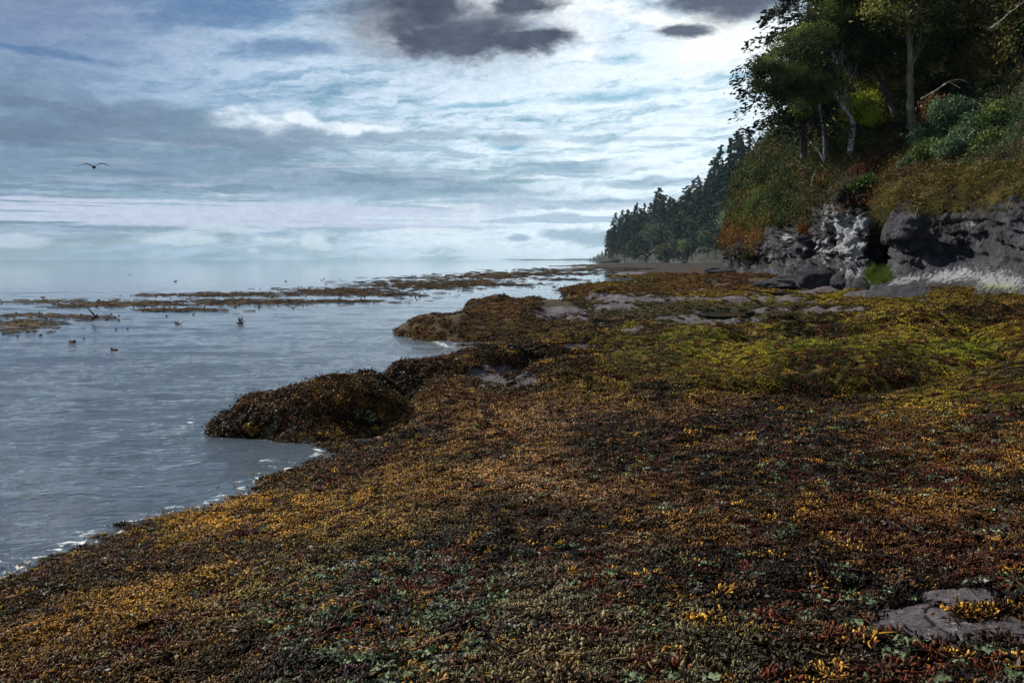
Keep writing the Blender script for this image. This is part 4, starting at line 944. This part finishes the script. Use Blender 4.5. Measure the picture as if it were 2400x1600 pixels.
broadleaf('bright yellow green sapling lit from behind, in the middle of the dark trees', T((1990,345,59),(1992,320,59),(2003,290,59),(2010,265,59)), .06,
  [wb(2010,250,57,34,28), wb(1975,292,57,18,16), wb(2050,275,57,24,20), wb(1985,270,59,24,20), wb(2040,255,59,26,26), wb(1965,285,59,16,14), wb(2035,225,59,12,14),wb(2015,290,59,30,20)], 9000, .18, [(.18,.22,.025),(.30,.36,.03),(.48,.52,.06),(.60,.62,.10)], M_bright, M_twig, limbs=30, name='sapling', holes=.47)
broadleaf('thick mossy straight trunk, tallest beside the fern covered slope', T((2136,300,53),(2134,250,53),(2133,180,53),(2131,96,53),(2128,0,53),(2128,-100,53)), .21,
  [wb(2130,20,53,90,60), wb(2200,90,54,60,70), wb(2090,90,55,50,60), wb(2160,-60,54,120,60), wb(2180,160,54,35,40)], 24000, .19, dG2, M_leaf, M_moss, 'trees on the near cliff top', limbs=50)
broadleaf('dark trunk leaning left between the pale curved trunk and the mossy one', T((2098,270,57),(2085,235,57),(2074,207,57),(2048,160,57),(2030,110,57)), .17,
  [wb(2040,90,58,70,60), wb(2000,150,58,45,35), wb(2080,30,58,60,50), wb(2090,150,59,50,50), wb(2060,190,60,50,30)], 20000, .18, dG2, M_leaf, M_bark, 'trees on the near cliff top', limbs=40)
broadleaf('dark leafy tree filling the upper right, right of the mossy trunk', T((2240,260,56),(2245,180,56),(2250,100,56),(2250,0,56)), .2,
  [wb(2250,90,56,70,80), wb(2300,40,55,90,70), wb(2230,-10,56,80,60), wb(2290,150,55,50,45), wb(2200,200,56,40,30)], 26000, .19, dG2, M_leaf, M_bark, 'trees on the near cliff top', limbs=50)
broadleaf('dark leafy tree at the top right corner of the picture', T((2400,230,50),(2400,150,50),(2395,50,50)), .2,
  [wb(2370,120,50,60,70), wb(2400,30,50,80,60), wb(2440,150,50,60,80), wb(2340,200,51,40,40), wb(2340,0,51,60,50)], 24000, .18, dG2+[(.09,.05,.015)], M_leaf, M_bark, 'trees on the near cliff top', limbs=50)
broadleaf('leafy tree just beyond the right edge of the picture', T((2620,230,44),(2620,150,44),(2615,50,44)), .2,
  [wb(2600,110,44,80,90), wb(2680,20,44,110,90), wb(2560,-20,44,90,60)], 16000, .18, dG2, M_leaf, M_bark, 'trees on the near cliff top', limbs=40)
broadleaf('dense dark tree standing behind the sapling and the leaning trunk', T((2040,300,68),(2040,230,68),(2040,150,68)), .2,
  [wb(2030,190,68,80,60), wb(2100,210,70,70,70), wb(1960,190,68,60,50), wb(2180,230,70,70,60), wb(2060,280,69,90,35)], 26000, .24, dG, M_leaf, M_bark, 'trees on the near cliff top', limbs=40, holes=.3)
broadleaf('dense dark tree standing behind the upper right slope', T((2300,230,70),(2300,150,70),(2300,50,70)), .2,
  [wb(2280,130,72,110,90), wb(2380,90,72,90,100), wb(2180,100,72,90,90), wb(2080,60,72,80,80), wb(1990,50,70,60,60), wb(2400,-20,72,140,60),wb(2150,0,72,160,60)], 30000, .30, dG, M_leaf, M_bark, 'trees on the near cliff top', limbs=30, holes=.2)
# conifers of the cliff top
def near_fir(label, px, py, d, hh, rad, nb, per, seed, col, lsize=.34, taper=.5, bf=.2, sy=.34):
    g,h = conifer_geo(hh, rad, nb, per, lsize, .30, taper, bf, sy, seed); tinted(h, col)
    t = thing('fir_tree', label, 'tree', tuple(W(px,py,d)), 'firs of the near cliff top'); g.build('trunk', M_bark, t, smooth=True); h.build('crown', M_needle, t); return t
near_fir('dark feathery fir behind the leaning broadleaf tree, its tip out of frame', 1885,370,58,14.5,3.4,120,80,5,(.018,.026,.016))
near_fir('small dark fir at the bluff edge with branches reaching left into the sky', 1880,362,57,6.5,2.6,90,70,8,(.020,.028,.016), .28)
near_fir('tall fir rising behind the pale curved trunk', 2030,320,70,16,3.6,120,80,11,(.016,.024,.014))
near_fir('dark fir behind the mossy trunk', 2170,290,62,15,3.2,110,80,14,(.016,.024,.014))

def bare_tree(label, pts, r0, spread, n, seed):
    rg = np.random.default_rng(seed); base = W(*pts[0]); t = thing('bare_tree', label, 'tree', tuple(base), 'leafless trees on the bluff'); g = Geo()
    Pt = trunk_tube(g, [W(*q) for q in pts], r0, r0*.3); h = Geo()
    def br(s, d, L, r, lev):
        e = s+d*L; g_ = h; g_.tube(bez(s,e,rg.normal(size=3)*L*.12,6), np.linspace(r,r*.35,6), 4)
        if lev < 3:
            for _ in range(3+(lev==0)*1):
                q = s+(e-s)*rg.uniform(.35,1.); br(q, unit(d+rg.normal(size=3)*.55+np.array([0,0,.15])), L*rg.uniform(.4,.65), r*.5, lev+1)
    for _ in range(n):
        s = Pt[rg.integers(int(len(Pt)*.3), len(Pt))]; br(s, unit(rg.normal(size=3)*np.array([1,.7,.3])+np.array([0,0,.5])), spread*rg.uniform(.5,1), r0*.4, 0)
    g.build('trunk', M_twig, t, base, True); h.build('branches', M_twig, t, base); return t
bare_tree('leafless grey tree alone against the sky, left one of the pair on the bluff', [(1786,392,95),(1782,370,95),(1775,345,95),(1762,320,95)], .11, 2.0, 12, 3)
bare_tree('leafless grey tree against the sky, right one of the pair on the bluff', [(1812,362,92),(1812,345,92),(1810,325,92),(1806,305,92)], .10, 1.8, 12, 4)
bare_tree('bare twiggy branch tree reaching left from the firs below the leaning crown', [(1862,300,60),(1845,275,60),(1820,250,60),(1795,238,60)], .07, 1.1, 14, 9)
bare_tree('bare twisted limb reaching left near the top edge above the leaning crown', [(1935,60,56),(1900,50,56),(1860,46,56),(1815,36,56)], .06, 1.1, 14, 12)
def snag(label, pts, r0, seed, name='fallen_branch', nb=4):
    rg = np.random.default_rng(seed); base = W(*pts[0]); g = Geo(); Pt = trunk_tube(g, [W(*q) for q in pts], r0, r0*.3)
    for _ in range(nb):
        s = Pt[rg.integers(2,len(Pt))]; e = s+unit(rg.normal(size=3))*rg.uniform(.4,1.2); g.tube(bez(s,e,rg.normal(size=3)*.1,5), np.linspace(r0*.4,r0*.1,5), 4)
    o = g.build(name, M_birch, loc=base, smooth=True); o.location = base; tag(o, label, 'branch', 'dead branches on the slope')
snag('long pale dead branch arching over the ferns right of the mossy trunk', [(2160,232,49),(2190,215,48),(2225,192,47),(2250,187,47),(2270,195,47)], .045, 1)
snag('bleached dead branch lying down the brown bramble slope', [(2070,440,49),(2073,420,49.5),(2082,400,50),(2092,385,50.5)], .06, 2)
snag('long thin diagonal dead branches in the upper right corner', [(2320,68,44),(2345,50,44),(2370,28,44),(2400,5,44)], .04, 3)
snag('weathered stick poking up at the bluff edge below the thin trunks', [(1932,378,53),(1915,350,53),(1898,330,53)], .05, 5)
snag('short bleached stump on the slope left of the red brambles', [(1903,440,58),(1905,420,58),(1912,400,58)], .10, 6, 'stump', 2)
snag('thin curved stem standing in the brambles above the grassy rim', [(2365,400,40),(2352,370,40),(2330,340,40)], .03, 8)

# ------------------------------------------------------------------ UNDERGROWTH of the slope
vgi = veg > .45
area = np.linalg.norm(np.cross(du.reshape(-1,3), dv.reshape(-1,3)), axis=1)
vis = (cpx > 1640) & (cpx < 2750) & (cpy > 60) & (CV[:,1] < 150) & (ll < 8.2)
NRup = unit(NR + np.array([0,0,.6]))
def pick(mask, n):
    idx = np.where(mask)[0]; wgt = area[idx]/CV[idx,1]**1.2; return rng.choice(idx, n, p=wgt/wgt.sum())
UZ = [(2230,250,100,60,(.055,.085,.045),1.3),(2360,300,90,80,(.05,.085,.05),1.2),(2160,300,60,50,(.06,.085,.035),1.),(2180,250,30,40,(.17,.09,.02),.7),(2100,400,80,60,(.08,.045,.018),1.1),(2010,400,60,50,(.075,.028,.012),1.0),(1950,440,50,50,(.08,.045,.014),.9),(1960,370,60,40,(.03,.05,.014),1.),
      (2250,420,120,40,(.13,.085,.03),1.1),(2380,400,90,60,(.07,.045,.015),.9),(2260,340,140,40,(.08,.115,.045),1.3),(1850,420,70,80,(.030,.048,.015),1.6),(1800,470,60,60,(.040,.055,.016),1.5),(1735,548,32,22,(.15,.065,.012),1.5),(1785,562,22,34,(.14,.045,.012),1.2),(1765,590,40,20,(.03,.035,.01),1.),
      (1900,380,50,40,(.028,.045,.014),1.2),(1880,520,50,50,(.05,.04,.014),1.),(1900,430,50,40,(.06,.04,.014),1.),(1820,540,50,50,(.035,.035,.01),1.),(2075,470,40,40,(.10,.06,.02),.8),(1990,330,80,40,(.028,.05,.012),1.1),(2070,330,80,40,(.08,.045,.014),.9),(1760,515,30,18,(.10,.10,.012),1.),(2065,560,30,30,(.06,.05,.01),1.)]
def ucol(px, py):
    s = np.full(len(px), .05); c = np.outer(s, (.03,.03,.012))
    for cx,cy,rx,ry,col,wt in UZ:
        g = gz(px,py,cx,cy,rx,ry)*wt; s += g; c += np.outer(g, col)
    return c/s[:,None]
def undergrowth():
    nclump = 11500; idx = pick(vgi & vis & (ll > 3.4), nclump); c = CV[idx]; n_ = NRup[idx]
    hgt = rng.uniform(.0,.55,nclump)*(.4+1.2*fbm(c*.5,3,44)) * np.clip(c[:,1]/50,.7,2)
    c = c + n_*hgt[:,None]; per = 34
    sp = (.20*np.clip(c[:,1]/45,.7,2.2))[:,None,None]
    L_ = c[:,None,:] + rng.normal(size=(nclump,per,3))*sp*np.array([1,1,.75]); L_ = L_.reshape(-1,3)
    px,py = proj(L_); col = ucol(px,py); tone = np.repeat(rng.uniform(.2,1.0,nclump)**1.6*2.1+.12, per)
    col = col*tone[:,None]
    hue = np.repeat(rng.uniform(size=nclump), per); col[hue > .86] = col[hue > .86]*.4+np.array((.10,.035,.012)); col[hue < .14] = col[hue < .14]*.4 + np.array((.022,.04,.012))
    V,Fq,cc = leaves(L_, np.clip(L_[:,1]/50,.75,2.2)*.13, .45, .3, col, .4)
    g = Geo(); g.add(V,Fq); g.A[-1] = cc
    tag(g.build('undergrowth', M_shrub), 'tangled green, brown and rust red undergrowth covering the bluff', kind='stuff')
undergrowth()
def blades(P, Nn, L, wdt, col, name, label, mat, down=.6, lean=None):
    n = len(P); d = unit(Nn+rng.normal(size=(n,3))*.95); m_ = 5; t = np.linspace(0,1,m_)
    L = L*rng.uniform(.5,1.3,n); side = unit(np.cross(d, rng.normal(size=(n,3))))
    fall = unit(NRflat(n) if lean is None else np.tile(lean,(n,1))+rng.normal(size=(n,3))*.3)
    Pt = P[:,None,:] + (L[:,None]*t)[:,:,None]*d[:,None,:] + (L[:,None]*t**2.2)[:,:,None]*fall[:,None,:]*down
    wd = (wdt*(1-t)**.7)[None,:,None]*side[:,None,:]*rng.uniform(.6,1.4,(n,1,1))
    V = np.stack([Pt-wd, Pt+wd], 2).reshape(-1,3); base = np.arange(n)[:,None]*(2*m_)+np.arange(m_-1)[None,:]*2; base = base.ravel()
    Fq = np.stack([base,base+1,base+3,base+2],1)
    g = Geo(); g.add(V,Fq); g.A[-1] = np.repeat(col*rng.uniform(.5,1.5,(n,1)), 2*m_, 0)
    return tag(g.build(name, mat), label, kind='stuff')
def NRflat(n): return np.tile(np.array([-.5,-.6,-.7]),(n,1))
# golden grass spilling over the rim
idx = pick((ll>4.85)&(ll<5.85)&(cpx>2060)&(cpx<2900)&vis, 36000); col = np.where((fbm(CV[idx]*.6,3,66)>.5)[:,None], np.array((.27,.21,.11)), np.array((.13,.10,.045))); g2 = rng.uniform(size=len(idx)) < .28; col[g2] = (.09,.11,.03)
dens = (fbm(CV[idx]*1.1,3,68) > .47)
blades(CV[idx][dens], NRup[idx][dens], .60, .012, col[dens], 'dry_grass', 'straw coloured grass spilling over the rim of the right hand cliff', M_grass, .9)
idx = pick((ll>5.6)&(ll<7.6)&(cpx>1880)&vis, 11000); col = np.where((fbm(CV[idx]*.5,3,67)>.5)[:,None], np.array((.11,.06,.03)), np.array((.20,.15,.08))); gsel = rng.uniform(size=len(idx)) < .45; col[gsel] = (.05,.075,.025)
blades(CV[idx], NRup[idx], .75, .010, col, 'brambles', 'dry brown bramble and bracken stems on the slope above the cliffs', M_grass, .5)
idx = np.where((gz(cpx,cpy,2063,645,34,22)>.45)&(ll>.8)&(ll<3))[0]; idx = rng.choice(idx, 2600)
blades(CV[idx]-np.array([.2,.3,0]), NRup[idx], .55, .014, np.tile(np.array((.085,.12,.025)),(2600,1)), 'green_grass', 'bright green grass patch in the cleft between the two cliffs', M_grass, .35)

# individual shrubs one can tell apart
def shrub(px, py, d, rx, ry, label, cols, n=5000, ls=.13, holes=.36):
    c = W(px,py,d); base = c-np.array([0,0,ry*d/F*.9])
    broadleaf(label, [base, base*.6+c*.4, c], .04, [wb(px,py,d,rx,ry), wb(px-rx*.5,py+ry*.3,d-.3,rx*.6,ry*.6), wb(px+rx*.5,py+ry*.2,d,rx*.6,ry*.6)], n, ls, cols, M_shrub, M_twig, 'shrubs on the bluff', limbs=14, name='shrub', cat='shrub', holes=holes)
BG=[(.05,.09,.05),(.09,.15,.08),(.15,.22,.12)]; GR=[(.045,.075,.02),(.08,.125,.03),(.14,.18,.045)]; RU=[(.07,.028,.01),(.13,.055,.014),(.19,.09,.02)]; DK=[(.018,.028,.010),(.035,.050,.016),(.06,.075,.022)]
for a in [(1993,452,50.5,30,22,'dark green bush hanging over the top of the white broken rock',GR),(2030,432,49.5,28,20,'olive bush at the head of the cleft',GR),(2240,345,44,46,24,'pale fern bush in the middle of the slope above the straw grass',BG),(2330,330,43,44,26,'green fern bush under the big blue green bush',GR),(2180,350,45.5,36,20,'low fern bush right of the brown brambles',GR),(2230,255,47,45,32,'blue green feathery bush highest on the fern slope',BG),(2290,300,46,50,34,'large blue green bush in the middle of the fern slope',BG),(2355,270,45,50,40,'dark green bush by the right frame edge above the brambles',GR),(2385,345,42,34,30,'olive bush at the right edge below the dark green one',GR),
          (2180,310,49,40,26,'pale green bush low on the fern slope beside the mossy trunk',BG),(2195,250,48,26,22,'orange brown bush among the blue green ferns',RU),(2150,380,46.5,30,22,'small grey green bush over the straw coloured grass',BG),(2010,330,56,40,20,'mid green bush under the yellow green sapling',GR),
          (1850,370,78,52,36,'dark rounded bush on the bluff skyline under the bare trees',DK),(1805,405,90,36,30,'dark bush at the left end of the bluff skyline',DK),(1840,450,74,50,36,'dark green bush on the steep bluff face',DK),(1880,415,66,40,34,'glossy dark bush left of the red brambles',DK),(1790,470,88,36,34,'tall olive bush above the rusty one on the far bluff',GR),
          (1735,548,99,24,24,'rusty orange bush hanging over the far end of the bluff',RU),(1782,570,86,22,28,'rust red bush hanging above the undercut bluff',RU),(1765,600,88,26,10,'low dark bush over the undercut lip',DK),(1760,520,98,22,16,'yellow olive bush atop the far bluff',[(.07,.08,.012),(.12,.12,.02)]),
          (1955,425,56,34,24,'orange brown bush above the white broken rock',RU),(1930,400,60,30,26,'deep green bush between the stump and the thin trunks',DK),(2040,400,52,34,24,'dark red bramble bush on the slope',[(.06,.02,.012),(.10,.035,.018)]),
          (2110,350,52,36,24,'brown bramble bush under the leaning trunk',[(.07,.04,.018),(.12,.07,.03)]),(2300,380,43,40,22,'brown bracken bush above the straw grass on the right',[(.08,.05,.02),(.13,.08,.035)]),(1850,520,68,26,24,'dark ivy like bush hanging on the middle bluff',DK),(1895,540,58,18,24,'brown green bush hanging beside the broken rock',RU),(1820,560,74,22,20,'olive bush hanging left of the white rock',GR)]:
    shrub(*a)

# ------------------------------------------------------------------ ROCKS at the cliff foot
def boulder(px, py, d, r, sq, lb, seed, cat='rock'):
    c = W(px,py,d); return icob(tuple(c), r, sq, 'boulder', M_cliff, lb, cat, 'boulders at the cliff foot', seed)
boulder(1925,655,50,1.3,(1.2,.8,.62),'big dark rounded boulder at the foot of the broken cliff',3)
boulder(1978,660,48,.8,(.8,.8,.8),'grey boulder right of the big one at the broken cliff foot',5)
boulder(1870,664,52,1.6,(1.4,.9,.30),'low grey slab leading left from the broken cliff',8)
boulder(1700,636,100,1.5,(1.6,1,.35),'low dark rock beside the far bluff end',12)

# ------------------------------------------------------------------ BIRDS
def ring(c, ax, r1, r2, k=10, side=np.array([0,1,0])):
    ax = unit(ax); s = unit(side-ax*np.dot(side,ax)); u = np.cross(ax,s); a = np.linspace(0,2*np.pi,k,endpoint=False)
    return c + np.outer(np.cos(a)*r1, s) + np.outer(np.sin(a)*r2, u)
def loft(g, cs, r1, r2, k=10):
    cs = np.array(cs,float); T_ = np.gradient(cs,axis=0); V = np.concatenate([ring(c,t,a,b_,k) for c,t,a,b_ in zip(cs,T_,r1,r2)])
    n = len(cs); i = np.arange(n-1)[:,None]*k; j = np.arange(k)[None,:]; jn=(j+1)%k
    g.add(V, np.stack([(i+j).ravel(),(i+jn).ravel(),(i+k+jn).ravel(),(i+k+j).ravel()],1))
    g.add(V[:k], np.arange(k)[None,::-1]); g.add(V[-k:], np.arange(k)[None,:])
def wing(g, pts, chord, thick):
    """pts: spine of the leading edge; chord: trailing offset length (towards -x)"""
    pts = np.array(pts,float); n = len(pts); V=[]
    for p,c,t in zip(pts,chord,thick):
        V += [p+[c*.3,0,0], p+[0,0,t], p+[-c*.7,0,t*.3], p+[0,0,-t*.5]]
    i = np.arange(n-1)[:,None]*4; j=np.arange(4)[None,:]; jn=(j+1)%4
    g.add(np.array(V), np.stack([(i+j).ravel(),(i+jn).ravel(),(i+4+jn).ravel(),(i+4+j).ravel()],1))
    g.add(np.array(V[:4]), np.array([[0,1,2,3]])); g.add(np.array(V[-4:]), np.array([[3,2,1,0]]))
def mat_bird(name, dark, light, band):
    m,b,p = material(name); x,y,z = b.sep(tc(b)); n = b.noise(tc(b), 14, 3, .5)
    b.put(p.inputs['Base Color'], b.mix(b.ss(b.add(x, b.mul(b.sub(n,.5),.05)), band-.03, band+.03), dark, light)); p.inputs['Roughness'].default_value=.7; return m
M_gull = mat_bird('gull_plumage', (.16,.17,.19), (.80,.80,.80), .08); M_darkbird = mat_bird('dark_plumage', (.02,.02,.022), (.035,.03,.03), .1)
M_bill, b, p = material('bill'); p.inputs['Base Color'].default_value = (.45,.28,.04,1)
M_gull2 = mat_bird('juvenile_plumage', (.045,.042,.045), (.40,.38,.36), .16)
def bird(label, loc, yaw, pose, mat, scale=1., roll=0, pitch=0, cat='bird', name='gull'):
    g = Geo()
    up = .0
    loft(g, [(-.27,0,.02),(-.20,0,.02),(-.10,0,.005),(0,0,0),(.09,0,.01),(.14,0,.05),(.165,0,.085),(.20,0,.10),(.235,0,.095),(.25,0,.09)] if pose!='fly' else [(-.25,0,0),(-.18,0,0),(-.10,0,0),(0,0,0),(.09,0,.0),(.14,0,.01),(.175,0,.02),(.21,0,.022),(.24,0,.02),(.25,0,.02)],
         [.045,.05,.075,.085,.07,.045,.036,.040,.030,.012],[.008,.018,.06,.075,.065,.045,.036,.038,.028,.012])
    if pose=='fly':
        for s in (-1,1): wing(g, [(.05,.03*s,.03),(.09,.20*s,.13),(.08,.34*s,.155),(.02,.52*s,.11),(-.08,.72*s,.02)], [.18,.17,.16,.12,.03],[.035,.035,.032,.024,.012])
    elif pose=='vfly':
        for s in (-1,1): wing(g, [(.05,.03*s,.03),(.07,.20*s,.12),(.04,.38*s,.22),(-.02,.60*s,.34)], [.16,.15,.12,.03],[.03,.026,.022,.010])
    elif pose=='raised':
        for s in (-1,1): wing(g, [(.04,.05*s,.04),(.04,.12*s,.22),(.0,.14*s,.36),(-.12,.12*s,.44),(-.30,.10*s,.40)], [.18,.20,.22,.20,.03],[.02,.02,.015,.010,.004])
    else:
        for s in (-1,1): wing(g, [(.08,.065*s,.02),(0,.085*s,.035),(-.10,.07*s,.045),(-.22,.04*s,.05),(-.33,.015*s,.06)], [.08,.12,.10,.07,.02],[.03,.04,.03,.018,.006])
    if pose=='stand':
        for s in (-1,1): g.tube([(0,.03*s,-.04),(.0,.03*s,-.16)], [.008,.006], 5)
    o = link(name, np_mesh(name, np.concatenate(g.V), [np.concatenate(f) for f in g.F.values()], None, True), mat)
    rm = o.modifiers.new('skin','REMESH'); rm.mode='VOXEL'; rm.voxel_size=.007; rm.use_smooth_shade=True
    h = Geo(); h.tube(np.array([(.24,0,.09 if pose!='fly' else .02),(.275,0,.083 if pose!='fly' else .016),(.295,0,.072 if pose!='fly' else .010)]), [.012,.009,.003], 6)
    h.build('bill', M_bill, o)
    o.location = loc; o.rotation_euler = (roll, pitch, yaw); o.scale = (scale,)*3; tag(o, label, cat, 'sea birds')
    return o
bird('large dark gull gliding in the open sky, wings spread wide', tuple(W(220,392,32)), R(-70), 'fly', M_darkbird, .80, R(3))
bird('tiny bird flying low over open water in a shallow V', tuple(W(303,645,85)), R(95), 'vfly', M_darkbird, .55)
bird('gull standing on the far edge of the kelp, looking right', tuple(Wz(101,697,.12)), R(-15), 'stand', M_gull2, 1.05)
bird('small white bird upright in the left kelp, behind the flying one', tuple(Wz(138,711,.06)), R(60), 'sit', M_gull, .8)
bird('dark bird flapping low above the left kelp with raised wings', tuple(Wz(222,742,.25)), R(-20), 'vfly', M_darkbird, .85, R(-30), R(-20))
bird('white headed gull floating nearest the kelp gap, wings folded', tuple(Wz(418,757,.02)), R(-8), 'sit', M_gull, .95)
bird('grey gull on the water with both wings raised', tuple(Wz(563,757,.02)), R(-15), 'raised', M_gull2, 1.0)
bird('tiny white dot of a gull floating just below the kelp strands', tuple(Wz(270,742,.02)), R(10), 'sit', M_gull, .55)
bird('tiny bird sitting on open water beyond the kelp', tuple(Wz(411,659,.02)), R(200), 'sit', M_darkbird, 1.0)
bird('dark speck of a bird afloat far beyond the kelp, left of the upright pair', tuple(Wz(670,659,.02)), R(20), 'sit', M_darkbird, .8)
bird('dark waterbird upright far out, left one of a pair', tuple(Wz(754,656,.05)), R(20), 'sit', M_darkbird, .7)
bird('dark waterbird upright far out, right one of a pair', tuple(Wz(760,653,.05)), R(-30), 'sit', M_darkbird, .8)
bird('dark bird perched far out on the water toward the headland', tuple(Wz(1347,619,.3)), R(80), 'stand', M_darkbird, 3.2)
bird('tiny duck afloat left of the outer ledges', tuple(Wz(1299,672,.02)), R(0), 'sit', M_darkbird, 1.0)

# ------------------------------------------------------------------ AIR
def haze():
    x0,x1,y0,y1,z0,z1 = -9800, 9000, -60, 9700, -4, 120
    V = np.array([(x,y,z) for x in (x0,x1) for y in (y0,y1) for z in (z0,z1)],float)
    Fq = np.array([(0,1,3,2),(4,6,7,5),(0,4,5,1),(2,3,7,6),(0,2,6,4),(1,5,7,3)])
    m = bpy.data.materials.new('haze_air'); m.use_nodes=True; nt=m.node_tree; nt.nodes.remove(nt.nodes['Principled BSDF'])
    v = nt.nodes.new('ShaderNodeVolumePrincipled'); v.inputs['Color'].default_value=(.62,.84,1,1); v.inputs['Density'].default_value=.00005; v.inputs['Anisotropy'].default_value=0
    nt.links.new(v.outputs[0], nt.nodes['Material Output'].inputs['Volume'])
    tag(link('haze', np_mesh('haze',V,[Fq]), m), 'thin bluish sea haze over the whole bay', kind='stuff')
haze()
